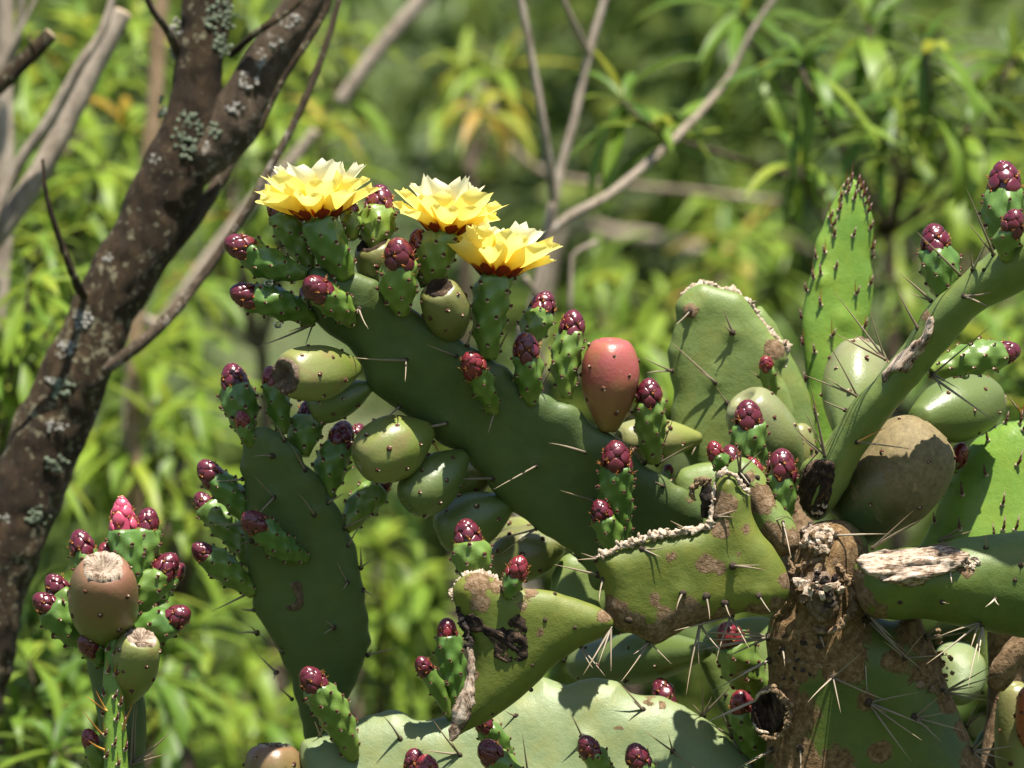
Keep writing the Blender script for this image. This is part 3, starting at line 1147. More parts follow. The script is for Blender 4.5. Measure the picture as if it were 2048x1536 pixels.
def crust(name, path, mat, parent, seed=0.0, label=None, lump=.55, k=1.0):
    """knobbly dead rim along a joint's edge: a thin broken ridge with flakes"""
    P = catmull(path, 2.5, closed=False)
    rr = random.Random(int(seed * 10) + 3)
    mb = MB()
    pts = [W(p[0], p[1], p[2]) for p in P]
    seg = 14
    vv = []
    for j, p in enumerate(P):
        r = p[3] / S * k * .8
        t = (pts[min(j + 1, len(pts) - 1)] - pts[max(j - 1, 0)]).normalized()
        fr = frame(t, Vector((0, -1, 0.01)))
        env = .75 + .55 * noise.noise(Vector((j * .09, seed, 4))) + .35 * noise.noise(Vector((j * .33, seed, 7)))
        env *= min(1, j / 4 + .15, (len(P) - 1 - j) / 4 + .15)
        c = pts[j] + fr @ Vector((noise.noise(Vector((j * .12, seed, 0))), noise.noise(Vector((j * .12, seed, 9))), 0)) * r * .5
        for i in range(seg):
            a = 2 * math.pi * i / seg
            q = c + fr @ Vector((math.cos(a), math.sin(a), 0)) * r
            n_ = max(.2, env * (1 + .75 * noise.noise(q * 330 + Vector((seed, 0, 0))) + .5 * noise.noise(q * 800)))
            vv.append(c + fr @ Vector((math.cos(a) * r * n_, math.sin(a) * r * n_ * .75, rr.uniform(-.3, .3) * r * .4)))
    ff = [(j * seg + i, j * seg + (i + 1) % seg, (j + 1) * seg + (i + 1) % seg, (j + 1) * seg + i) for j in range(len(P) - 1) for i in range(seg)]
    mb.add(vv, ff + [tuple(reversed(range(seg))), tuple(range(len(vv) - seg, len(vv)))])
    for _ in range(len(P) // 3):
        p = P[rr.randrange(len(P))]
        sz = p[3] / S * rr.uniform(.2, .5)
        c = W(p[0] + rr.uniform(-1, 1) * p[3] * .8, p[1] + rr.uniform(-1, 1) * p[3] * .8, p[2] - rr.uniform(0, .003))
        fr = frame(Vector((rr.uniform(-1, 1), -1, rr.uniform(-1, 1))))
        mb.blob(Matrix.Translation(c) @ fr.to_4x4() @ Matrix.Diagonal((sz * 1.5, sz, sz * .4, 1)), ICO1, 0, .7, rr)
    o = mb.build(name, M[mat], parent)
    if label:
        o["label"] = label
    return o


def flakes(pad, cx, cy, rx, ry, n, mats, name="bark_flakes", size=6, lift=.004, seed=1):
    """loose angular flakes of dead cork on a joint"""
    rr = random.Random(seed)
    mb = MB()
    for _ in range(n):
        a, q = rr.random() * 6.28, math.sqrt(rr.random())
        x, y = cx + math.cos(a) * rx * q, cy + math.sin(a) * ry * q
        p = W(x, y, pad.front(x, y) - rr.uniform(0, lift))
        s = size / S * rr.uniform(.4, 1.3)
        fr = frame(Vector((rr.uniform(-1, 1), -1.2, rr.uniform(-1, 1))), Vector((rr.uniform(-1, 1), .2, 1)))
        mb.blob(Matrix.Translation(p) @ fr.to_4x4() @ Matrix.Diagonal((s * rr.uniform(.6, 1.5), s, s * rr.uniform(.25, .6), 1)), ICO1, rr.randrange(len(mats)), .7, rr)
    return mb.build(name, [M[m] for m in mats], pad.obj, smooth=False, kind="stuff")


# ------------------------------------------------------------------ the main cactus
CB = W(1740, 768 + CZ * S, 0.0)
CB.z = 0.0
CAC = thing("prickly_pear_cactus", "large branching prickly pear cactus with yellow flowers and a scarred brown woody stem", "cactus", CB)

# woody stem joint in the lower right
P6 = Pad(CAC, [(1600, 1085), (1615, 1055), (1650, 1040), (1700, 1045), (1730, 1075), (1738, 1115), (1732, 1170), (1745, 1225), (1785, 1240),
               (1815, 1228), (1835, 1222), (1848, 1255), (1870, 1300), (1895, 1370), (1925, 1440), (1955, 1510), (1985, 1610), (1900, 1720),
               (1740, 1770), (1590, 1700), (1530, 1590), (1532, 1500), (1545, 1430), (1536, 1350), (1534, 1270), (1540, 1235), (1568, 1200), (1585, 1140)],
         0.035, 0.10, -0.16, 0.040, 0.042, M['pad_trunk'],
         corks=[(1640, 1120, 130), (1600, 1200, 110), (1680, 1220, 90), (1640, 1270, 105), (1590, 1310, 80), (1680, 1300, 80), (1560, 1370, 55), (1590, 1430, 60), (1560, 1480, 60),
                (1600, 1530, 70), (1850, 1280, 55), (1875, 1340, 50), (1900, 1400, 34), (1930, 1460, 30), (1955, 1520, 40), (1730, 1400, 26), (1760, 1505, 30), (1825, 1260, 40), (1790, 1320, 34), (1670, 1540, 60),
                (1700, 1335, 45), (1835, 1350, 30, .8)],
         bumps=[(1640, 1185, 45, .012), (1545, 1420, 40, .010), (1600, 1110, 30, .006)], label="old joint of the cactus turned into a brown corky stem")
stem_p = [(1735, 1640, .045, 150), (1745, 1900, .04, 165), (1735, 2400, .03, 150), (1740, 3100, .02, 165), (1742, 3840, .0, 200)]
tube("woody_stem", stem_p, 'cork_brown', CAC, 20, 40, .1, 14)
tube("woody_branch", [(1030, 1700, .12, 70), (1100, 1900, .12, 75), (1280, 2250, .1, 85), (1520, 2600, .06, 95), (1735, 2900, .03, 100)], 'cork_brown', CAC, 14, 40, .1, 14)

# arm joints to the left of the stem
P5 = Pad(CAC, [(1193, 1112), (1240, 1094), (1300, 1074), (1355, 1064), (1398, 1056), (1417, 1040), (1425, 1005), (1434, 965), (1452, 945), (1474, 955),
               (1490, 982), (1502, 990), (1504, 1030), (1522, 1065), (1550, 1100), (1572, 1138), (1580, 1172), (1570, 1206), (1535, 1228), (1490, 1226),
               (1440, 1236), (1390, 1248), (1345, 1272), (1310, 1288), (1270, 1268), (1232, 1258), (1212, 1225), (1208, 1180), (1196, 1145)],
         -0.030, 0.06, -0.12, 0.015, 0.018, M['pad_old'],
         corks=[(1225, 1225, 42), (1265, 1250, 34), (1310, 1275, 36), (1350, 1255, 40), (1400, 1240, 34), (1450, 1232, 26), (1510, 1232, 36), (1560, 1215, 26),
                (1412, 1128, 24), (1440, 1137, 18), (1445, 1010, 34), (1440, 1060, 26), (1345, 1112, 16, .8), (1310, 1200, 18, .8), (1375, 1215, 28), (1480, 1110, 12, .8), (1575, 1160, 22), (1330, 1230, 20), (1490, 1060, 14)],
         bumps=[(1465, 1130, 14, .003), (1520, 1190, 14, .003), (1365, 1185, 14, .002)], label="old cactus arm with brown corky blotches and a white crusted top edge")
P4 = Pad(CAC, [(903, 1185), (922, 1155), (955, 1144), (992, 1158), (1030, 1174), (1090, 1180), (1150, 1196), (1200, 1216), (1226, 1240), (1212, 1268),
               (1165, 1292), (1112, 1328), (1062, 1378), (1012, 1418), (965, 1448), (930, 1464), (908, 1470), (915, 1420), (935, 1360), (942, 1300), (930, 1250), (912, 1215)],
         -0.055, 0.10, -0.14, 0.013, 0.018, M['pad_old'],
         corks=[(955, 1165, 34), (1000, 1170, 22), (1060, 1185, 18, .8), (1210, 1230, 20), (960, 1205, 26, .9), (985, 1400, 12, .8), (1080, 1265, 14, .85), (945, 1350, 16), (1045, 1210, 16, .8)],
         label="torn triangular cactus joint with a black rotten patch")
# right arm
P7 = Pad(CAC, [(1706, 1150), (1722, 1118), (1790, 1098), (1860, 1090), (1930, 1076), (2000, 1066), (2080, 1058), (2170, 1070), (2230, 1150), (2180, 1265),
               (2080, 1276), (2000, 1268), (1930, 1256), (1860, 1238), (1790, 1240), (1740, 1230), (1714, 1196)],
         -0.02, 0.05, -0.05, 0.036, 0.034, M['pad_right'],
         corks=[(1722, 1200, 36), (1760, 1225, 26, .8), (1715, 1150, 18), (1880, 1115, 44, .8), (1935, 1140, 26, .8)], label="thick cactus arm with a split whitish scar along its top")
# stub behind the left arm
P5b = Pad(CAC, [(1446, 950), (1462, 925), (1485, 914), (1512, 930), (1538, 962), (1560, 1000), (1588, 1042), (1600, 1080), (1588, 1105), (1560, 1110), (1530, 1082), (1506, 1040), (1480, 990)],
          0.0, 0, 0.1, 0.014, 0.014, M['pad_mid'], corks=[(1520, 1000, 40), (1575, 1090, 46), (1540, 1070, 30), (1500, 950, 20, .7)], step=10)
# diagonal arm on the upper right, seen nearly edge-on
P8 = Pad(CAC, [(1602, 935), (1632, 905), (1662, 868), (1702, 806), (1742, 766), (1790, 708), (1826, 660), (1850, 622), (1890, 582), (1960, 520), (2040, 470), (2140, 430),
               (2200, 480), (2140, 530), (2040, 585), (1965, 622), (1906, 682), (1852, 748), (1800, 808), (1762, 860), (1724, 912), (1695, 970), (1672, 1010), (1640, 1040), (1612, 1030), (1598, 985)],
         -0.045, -0.33, -0.35, 0.022, 0.019, M['pad_mid'], corks=[(1620, 900, 26, .7), (1850, 630, 14)], label="long diagonal cactus arm seen edge-on with flaking scars")
# main diagonal joint carrying the flowers
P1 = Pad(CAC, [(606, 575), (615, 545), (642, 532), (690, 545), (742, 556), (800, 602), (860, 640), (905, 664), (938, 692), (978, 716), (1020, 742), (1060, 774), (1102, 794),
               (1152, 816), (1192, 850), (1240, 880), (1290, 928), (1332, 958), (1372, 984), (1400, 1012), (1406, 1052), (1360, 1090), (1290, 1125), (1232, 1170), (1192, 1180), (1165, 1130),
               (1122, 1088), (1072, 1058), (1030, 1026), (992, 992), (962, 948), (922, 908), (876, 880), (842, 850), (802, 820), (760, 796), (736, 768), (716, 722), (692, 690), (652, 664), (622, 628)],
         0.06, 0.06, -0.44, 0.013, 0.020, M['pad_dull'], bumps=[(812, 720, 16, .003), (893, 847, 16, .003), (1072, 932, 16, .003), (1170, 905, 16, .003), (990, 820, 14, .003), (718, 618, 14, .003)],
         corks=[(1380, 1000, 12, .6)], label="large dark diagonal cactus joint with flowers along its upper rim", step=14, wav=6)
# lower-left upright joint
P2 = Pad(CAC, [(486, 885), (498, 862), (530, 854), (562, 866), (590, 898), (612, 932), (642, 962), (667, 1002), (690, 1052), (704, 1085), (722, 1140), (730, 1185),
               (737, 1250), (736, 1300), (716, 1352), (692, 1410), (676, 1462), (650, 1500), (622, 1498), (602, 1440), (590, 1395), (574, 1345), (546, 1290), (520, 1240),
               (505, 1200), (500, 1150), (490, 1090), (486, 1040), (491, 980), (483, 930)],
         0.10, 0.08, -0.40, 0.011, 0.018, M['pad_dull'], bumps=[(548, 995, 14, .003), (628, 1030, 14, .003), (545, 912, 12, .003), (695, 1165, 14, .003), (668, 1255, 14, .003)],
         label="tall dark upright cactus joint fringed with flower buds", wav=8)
# pale joint along the bottom
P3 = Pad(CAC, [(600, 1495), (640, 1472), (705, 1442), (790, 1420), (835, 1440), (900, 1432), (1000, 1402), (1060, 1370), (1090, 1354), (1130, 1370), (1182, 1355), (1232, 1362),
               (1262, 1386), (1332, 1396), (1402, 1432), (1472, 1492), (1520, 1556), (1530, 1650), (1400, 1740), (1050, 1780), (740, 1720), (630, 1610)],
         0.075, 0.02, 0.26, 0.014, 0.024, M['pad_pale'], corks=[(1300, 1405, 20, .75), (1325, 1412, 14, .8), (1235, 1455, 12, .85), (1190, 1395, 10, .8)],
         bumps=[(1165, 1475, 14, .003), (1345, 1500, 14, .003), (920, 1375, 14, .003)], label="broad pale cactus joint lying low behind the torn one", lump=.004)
# back joints
P9 = Pad(CAC, [(1354, 606), (1374, 580), (1404, 568), (1440, 578), (1476, 586), (1502, 612), (1522, 642), (1542, 668), (1568, 692), (1574, 722), (1562, 745), (1580, 790),
               (1590, 850), (1580, 930), (1530, 1010), (1450, 1030), (1400, 970), (1366, 905), (1340, 865), (1346, 790), (1340, 745), (1335, 702), (1345, 668), (1352, 640)],
         0.15, -0.05, -0.06, 0.010, 0.017, M['pad_mid'], corks=[(1380, 622, 20, .9), (1548, 700, 26), (1465, 668, 10, .7)],
         bumps=[(1380, 622, 14, .004), (1430, 765, 14, .003), (1465, 665, 14, .003), (1435, 740, 8, .003)], label="upright cactus joint with a pale crusted rim")
P9b = Pad(CAC, [(1510, 620), (1545, 640), (1572, 690), (1600, 745), (1622, 800), (1630, 870), (1610, 960), (1560, 1010), (1510, 960), (1500, 800)],
          0.185, 0.2, 0.05, 0.009, 0.02, M['pad_mid'], step=16)
P10 = Pad(CAC, [(1700, 358), (1722, 372), (1738, 410), (1746, 455), (1742, 520), (1746, 580), (1738, 645), (1720, 720), (1698, 800), (1680, 880), (1655, 940), (1630, 930), (1618, 850), (1610, 740),
                (1604, 665), (1609, 600), (1624, 540), (1630, 500), (1645, 450), (1664, 408), (1682, 372)],
          0.21, 0.25, 0.05, 0.010, 0.020, M['pad_young'], bumps=[(1640, 560, 18, .003), (1690, 640, 18, .003)], label="bright green young cactus joint with maroon leaflets")
P11 = Pad(CAC, [(1838, 1120), (1858, 1060), (1885, 990), (1915, 930), (1945, 885), (1985, 858), (2030, 842), (2100, 850), (2160, 950), (2150, 1090), (2000, 1130)],
          0.12, -0.15, 0.22, 0.012, 0.025, M['pad_young'], label="bright green sunlit young joint with maroon leaflets beside the corky fruit")
# small joints deep in the lower right
P12 = Pad(CAC, [(1872, 1310), (1890, 1288), (1920, 1284), (1950, 1296), (1972, 1330), (1965, 1380), (1925, 1410), (1885, 1395)], 0.12, 0, 0.55, 0.018, 0.018, M['pad_pale'], step=9)
P13 = Pad(CAC, [(1905, 1395), (1940, 1370), (1975, 1355), (1992, 1385), (1985, 1440), (1950, 1480), (1925, 1560), (1960, 1640), (2060, 1640), (2060, 1300), (2010, 1300), (1990, 1340)],
          0.17, 0, 0.2, 0.010, 0.014, M['pad_right'], step=13)
P14 = Pad(CAC, [(1420, 1260), (1480, 1238), (1540, 1240), (1570, 1320), (1590, 1440), (1585, 1600), (1520, 1640), (1470, 1500), (1430, 1400), (1400, 1320)], 0.14, 0.1, 0.12, 0.012, 0.02, M['pad_mid'], step=15)
P15 = Pad(CAC, [(1120, 1120), (1160, 1105), (1210, 1130), (1215, 1200), (1180, 1260), (1130, 1240), (1100, 1180)], 0.14, 0.1, 0.1, 0.010, 0.015, M['pad_mid'], step=13)
P16 = Pad(CAC, [(1350, 960), (1385, 930), (1450, 930), (1500, 980), (1500, 1060), (1430, 1080), (1370, 1060)], 0.13, 0, .1, .010, .015, M['pad_mid'], step=13)
tube("woody_branch", [(1610, 920, .20, 26), (1600, 1050, .19, 30), (1590, 1250, .17, 40), (1600, 1500, .14, 55), (1680, 1800, .08, 80)], 'cork_brown', CAC, 12, 24, .1, 20)
tube("woody_branch", [(2010, 1090, .12, 40), (2020, 1250, .14, 45), (2020, 1450, .15, 50), (1980, 1700, .12, 70), (1800, 2000, .05, 90)], 'cork_brown', CAC, 12, 24, .1, 20)
tube("corky_stub", [(2070, 1270, .06, 24), (2035, 1300, .06, 26), (2005, 1345, .065, 26), (1992, 1372, .07, 20)], 'cork_brown', CAC, 14, 8, .15, 60)

# --- scabs, crusts and rotten patches
patch(P4, [(1000, 1255), (1030, 1230), (1052, 1238), (1058, 1275), (1056, 1318), (1025, 1326), (990, 1318), (985, 1290), (962, 1268), (935, 1262), (925, 1235), (945, 1225), (975, 1250)],
      .0012, 'fibre_dark', .5, rough=.003, step=6, label="black rotten patch")
tube("dead_edge", [(938, 1290, -.070, 4), (942, 1320, -.071, 8), (940, 1365, -.072, 9), (928, 1410, -.074, 17), (914, 1450, -.073, 14), (902, 1482, -.073, 5)], 'fibre', P4.obj, 16, 4, .5, 190, 2.0, .5,
     label="grey shrivelled strip along the torn edge")
crust("dead_edge", [(904, 1196, -.066, 9), (922, 1162, -.066, 13), (955, 1150, -.064, 16), (985, 1160, -.062, 14), (1008, 1170, -.06, 7)], 'cork_white', P4.obj, 5.0)
crust("dead_edge", [(914, 1210, -.066, 8), (930, 1255, -.068, 12), (943, 1305, -.068, 9), (940, 1360, -.066, 8)], 'char', P4.obj, 6.0)
crust("crusted_rim", [(1195, 1112, -.046, 9), (1240, 1094, -.046, 11), (1300, 1074, -.045, 12), (1355, 1064, -.044, 11), (1395, 1058, -.043, 12), (1418, 1050, -.042, 13), (1424, 1015, -.042, 6), (1430, 965, -.041, 4)],
     'cork_white', P5.obj, 1.0, label="white crusted rim")
tube("dead_flap", [(1408, 962, -.020, 6), (1414, 980, -.018, 12), (1414, 1005, -.016, 14), (1408, 1035, -.014, 5)], 'char', P5.obj, 16, 4, .5, 170, 4.0)
crust("dead_flap", [(1386, 1000, -.022, 6), (1386, 975, -.024, 10), (1398, 962, -.026, 12), (1415, 962, -.028, 9), (1424, 968, -.03, 6)], 'cork_brown', P5.obj, 4.0)
crust("crusted_rim", [(1432, 955, -.045, 7), (1450, 945, -.047, 10), (1470, 952, -.046, 8), (1488, 976, -.044, 7), (1502, 988, -.043, 6)], 'cork_white', P5.obj, 3.0)
patch(P5b, [(1470, 948), (1490, 944), (1504, 962), (1494, 980), (1474, 974)], .0008, 'char', .3, rough=.0015, step=5)
crust("crusted_rim", [(1354, 612, .15, 5), (1374, 582, .15, 8), (1404, 568, .15, 9), (1438, 576, .15, 9), (1476, 586, .15, 9), (1502, 612, .15, 9), (1522, 642, .15, 8), (1544, 670, .15, 12), (1562, 692, .149, 22), (1568, 712, .149, 14), (1566, 735, .15, 5)],
     'cork_white', P9.obj, 7.0, label="pale crusted rim")
patch(P8, [(1600, 960), (1612, 930), (1640, 916), (1668, 926), (1668, 965), (1658, 1005), (1640, 1038), (1610, 1028), (1598, 995)], .004, 'fibre_dark', 2.0, rough=.004, step=5, label="shrivelled black and white scar", hollow=.003)
patch(P8, [(1762, 752), (1782, 722), (1815, 690), (1842, 672), (1852, 640), (1868, 632), (1866, 668), (1850, 700), (1832, 722), (1815, 748), (1790, 742), (1770, 768)], .004, 'fibre', 2.3, rough=.003, step=5, label="flaking whitish scar")
patch(P7, [(1712, 1122), (1742, 1104), (1800, 1098), (1860, 1090), (1910, 1094), (1940, 1112), (1915, 1140), (1880, 1152), (1830, 1174), (1780, 1168), (1738, 1150)], .006, 'fibre', -.08, rough=.005, step=5,
      label="split whitish scar with black fibres")
patch(P6, [(1594, 1168), (1612, 1150), (1648, 1142), (1680, 1168), (1684, 1208), (1664, 1240), (1640, 1246), (1612, 1220)], .004, 'fibre_wood', 1.3, rough=.005, step=5, label="knotty branch scar")
patch(P6, [(1622, 1190), (1650, 1170), (1670, 1190), (1664, 1225), (1636, 1232)], .009, 'fibre_wood', .6, rough=.004, step=5, hollow=.008)
patch(P6, [(1602, 1058), (1640, 1046), (1665, 1056), (1664, 1090), (1636, 1104), (1606, 1088)], .006, 'fibre', .2, rough=.006, step=5)
patch(P6, [(1505, 1410), (1520, 1385), (1545, 1380), (1566, 1400), (1570, 1440), (1548, 1470), (1518, 1468), (1502, 1440)], .010, 'fibre_dark', 1.2, rough=.006, step=5, hollow=.004, label="black hollow branch scar")
crust("branch_collar", [(1520, 1386, .006, 6), (1540, 1376, .0, 9), (1562, 1390, -.006, 10), (1578, 1420, -.008, 10), (1574, 1455, -.006, 10), (1550, 1476, .0, 8), (1520, 1472, .006, 6)], 'cork_brown', P6.obj, 3.0)
crust("branch_collar", [(1508, 1402, .002, 4), (1522, 1386, -.002, 6), (1538, 1382, -.004, 5)], 'cork_white', P6.obj, 8.0)
crust("branch_collar", [(1506, 1445, .002, 5), (1518, 1462, -.002, 6), (1538, 1466, -.004, 4)], 'cork_white', P6.obj, 9.0)
crust("branch_collar", [(1586, 1160, -.012, 8), (1600, 1135, -.016, 10), (1640, 1122, -.02, 11), (1684, 1142, -.02, 12), (1706, 1185, -.02, 12), (1696, 1232, -.02, 11), (1660, 1264, -.022, 10), (1624, 1256, -.02, 9)], 'cork_brown', P6.obj, 11.0)
crust("branch_collar", [(1545, 1238, .0, 6), (1562, 1226, -.004, 8), (1582, 1190, -.01, 8), (1586, 1140, -.012, 8), (1572, 1108, -.008, 6)], 'cork_brown', P6.obj, 12.0)
flakes(P6, 1640, 1175, 45, 38, 46, ['cork_white', 'cork_brown', 'char'], size=9, lift=.014, seed=2)
flakes(P6, 1635, 1078, 34, 30, 40, ['cork_white', 'cork_brown', 'cork_white'], size=9, lift=.008, seed=3)
flakes(P6, 1600, 1310, 60, 60, 26, ['cork_brown', 'char'], size=5, lift=.001, seed=4)
flakes(P6, 1870, 1330, 36, 70, 50, ['cork_brown'], size=6, lift=.001, seed=5)
flakes(P7, 1915, 1125, 42, 16, 30, ['cork_white'], size=5, lift=.002, seed=6)
flakes(P8, 1640, 1020, 24, 14, 14, ['cork_white', 'char'], size=5, lift=.006, seed=7)
patch(P2, [(578, 1168), (600, 1162), (610, 1190), (602, 1220), (582, 1226), (572, 1212), (592, 1200)], .001, 'fibre_wood', 1.2, rough=.0015, step=4)

# --- spines, each areole followed by the tips of its spines
spines(P1, [[(626, 648), (512, 695), (608, 700), (575, 664)], [(718, 618), (738, 660), (685, 645)], [(812, 720), (705, 715), (810, 765)], [(912, 712), (850, 688)], [(800, 812), (745, 860)],
            [(893, 847), (775, 870)], [(990, 820), (955, 815), (975, 870)], [(986, 957), (875, 962)], [(1072, 932), (985, 980)], [(1170, 905), (1095, 885)], [(866, 884), (860, 850, 'orange'), (882, 918, 'orange')],
            [(990, 716), (1032, 635), (960, 668, 'pale')], [(1080, 782), (1106, 735), (1062, 770)], [(1072, 1058), (960, 1085), (1000, 1110)], [(1196, 1004), (1118, 980)], [(1325, 972), (1308, 962)],
            [(1314, 930), (1353, 820), (1393, 885)], [(1290, 925), (1200, 845)], [(1160, 1120), (1105, 1085)], [(612, 546), (570, 528)], [(934, 692), (950, 640, 'pale')]])
spines(P2, [[(545, 912), (500, 913)], [(548, 995), (505, 948), (515, 1030)], [(610, 940), (580, 885)], [(628, 1030), (595, 985)], [(568, 880), (550, 845)], [(484, 958), (432, 962)], [(486, 985), (450, 950)],
            [(487, 1048), (425, 1050)], [(503, 1082), (470, 1092)], [(696, 1092), (726, 1040)], [(688, 1056), (738, 1032)], [(722, 1136), (748, 1118), (720, 1090)], [(695, 1165), (673, 1120), (685, 1182)],
            [(503, 1184), (417, 1226)], [(508, 1220), (478, 1217)], [(514, 1266), (474, 1267), (500, 1250)], [(566, 1304), (512, 1262)], [(552, 1345), (510, 1304), (545, 1362)], [(584, 1398), (555, 1372)],
            [(668, 1255), (650, 1240), (645, 1270)], [(735, 1310), (800, 1294), (745, 1296)], [(655, 1006), (692, 984)], [(606, 1116), (560, 1112)], [(726, 1180), (748, 1195)]])
spines(P9, [[(1345, 742), (1285, 713), (1290, 746)], [(1430, 765), (1338, 680), (1390, 738)], [(1465, 665), (1445, 614), (1448, 650)], [(1380, 622), (1350, 650)], [(1545, 776), (1498, 740), (1515, 776)],
            [(1455, 806), (1432, 770)], [(1398, 872), (1348, 906), (1353, 890), (1382, 912)], [(1570, 690), (1578, 676)]])
spines(P3, [[(918, 1375), (888, 1335), (902, 1338), (860, 1322)], [(800, 1478), (765, 1430)], [(920, 1510), (865, 1438), (845, 1500), (900, 1478)], [(1165, 1475), (1140, 1422)], [(1055, 1540), (1044, 1462)], [(1286, 1420), (1236, 1364), (1262, 1398)],
            [(1345, 1502), (1288, 1460), (1396, 1545), (1336, 1466)], [(1405, 1432), (1376, 1398), (1470, 1364), (1425, 1390), (1402, 1350)], [(1464, 1474), (1408, 1440), (1500, 1440), (1480, 1520), (1440, 1415)], [(1032, 1432), (1005, 1418)],
            [(640, 1474), (628, 1440), (655, 1440)], [(705, 1500), (690, 1460)]], cush=6)
spines(P4, [[(1222, 1256), (1165, 1352), (1222, 1345), (1196, 1330)], [(1162, 1294), (1212, 1354), (1188, 1340)], [(1128, 1322), (1108, 1290)], [(1062, 1380), (1018, 1350)], [(1090, 1240)], [(1150, 1255)], [(1065, 1330)], [(1110, 1188)], [(985, 1428)]], cush=4)
spines(P5, [[(1198, 1150), (1105, 1128)], [(1194, 1118), (1150, 1120), (1160, 1105)], [(1285, 1098), (1325, 1116), (1336, 1094)], [(1386, 1066), (1338, 1040), (1352, 1052)], [(1466, 1132), (1528, 1130), (1536, 1141)],
            [(1432, 1034), (1480, 1018), (1476, 1036)], [(1206, 1158), (1198, 1206)], [(1518, 1192), (1542, 1226)], [(1412, 1192), (1420, 1242)], [(1366, 1186), (1352, 1222)], [(1298, 1284), (1265, 1310), (1240, 1366), (1345, 1330)],
            [(1400, 1248), (1372, 1392), (1398, 1330), (1440, 1300)], [(1462, 1232), (1430, 1330), (1345, 1262), (1500, 1300)], [(1258, 1240)], [(1450, 1206), (1462, 1236)]], cush=7)
spines(P5b, [[(1506, 1052), (1582, 1030), (1560, 1046)], [(1566, 1045), (1582, 1116)], [(1480, 945), (1525, 900), (1468, 880), (1485, 890), (1502, 972)], [(1515, 955)]], cush=5)
spines(P6, [[(1666, 1355), (1614, 1406), (1682, 1428), (1726, 1302), (1782, 1404)], [(1738, 1406), (1824, 1524), (1846, 1482), (1776, 1426), (1842, 1384), (1860, 1455)], [(1830, 1435), (1886, 1486), (1892, 1424), (1938, 1464), (1884, 1390)],
            [(1886, 1386), (2002, 1350), (1986, 1402), (1962, 1372), (1972, 1392), (1996, 1325), (1940, 1352)], [(1944, 1502), (2036, 1490), (2022, 1522), (1976, 1470), (2000, 1545)], [(1808, 1316), (1852, 1262), (1908, 1310), (1764, 1280)],
            [(1728, 1242), (1735, 1392, 'pale')], [(1735, 1240), (1852, 1346), (1822, 1312)], [(1538, 1274), (1390, 1262, 'pale'), (1396, 1280, 'pale'), (1402, 1300), (1386, 1302, 'pale'), (1450, 1258), (1476, 1264, 'orange'), (1440, 1320)],
            [(1668, 1072), (1784, 1068, 'pale')], [(1600, 1496), (1600, 1560)], [(1850, 1275), (1900, 1226), (1945, 1262), (1892, 1275)], [(1540, 1320), (1450, 1370, 'pale'), (1420, 1385), (1470, 1350)], [(1534, 1392), (1430, 1440, 'pale'), (1400, 1452, 'pale'), (1555, 1330, 'pale')],
            [(1545, 1500), (1470, 1540), (1490, 1530)], [(1640, 1270), (1650, 1298)], [(1565, 1300), (1570, 1335)]], cush=9)
spines(P7, [[(1972, 1096), (1968, 1068)], [(1900, 1142), (1904, 1168, 'pale')], [(1990, 1198), (1968, 1216, 'pale'), (2000, 1212, 'pale')], [(1958, 1246), (1870, 1276), (1850, 1330), (1940, 1300)], [(1884, 1204), (1900, 1208)], [(2042, 1130), (2048, 1110)],
            [(1965, 1252), (1955, 1330, 'pale'), (1968, 1312, 'pale'), (1935, 1380, 'pale')], [(1740, 1232), (1800, 1300), (1790, 1280)], [(1745, 1096), (1850, 1035), (1830, 1018)], [(2030, 1160)], [(1800, 1205)]], cush=5)
spines(P8, [[(1714, 792), (1648, 672), (1604, 748), (1650, 752)], [(1650, 912), (1618, 758), (1604, 812), (1600, 870)], [(1636, 904), (1578, 842), (1590, 866)], [(1770, 718), (1665, 580), (1740, 620), (1672, 668), (1700, 660)],
            [(1836, 656), (1793, 574)], [(1862, 602), (1796, 544), (1815, 584)], [(1920, 550), (1830, 460)], [(1946, 540), (1978, 474, 'pale'), (1941, 498)], [(1988, 510), (1930, 370), (1934, 440)], [(1928, 592), (1988, 583), (1982, 616)],
            [(1862, 752), (2000, 850), (1990, 645)], [(1866, 748), (1886, 786), (1922, 780)], [(1714, 884), (1772, 855, 'orange'), (1836, 900)], [(1690, 820), (1646, 800)], [(1968, 540)]], cush=5)
spines(P13, [[(1935, 1452), (1960, 1400), (1972, 1420)], [(1965, 1385)], [(2020, 1480)], [(1985, 1345), (1998, 1300, 'pale')]], cush=4)
spines(P14, [[(1452, 1390)], [(1470, 1320), (1500, 1300)], [(1540, 1560), (1500, 1500), (1440, 1560)]], cush=4)


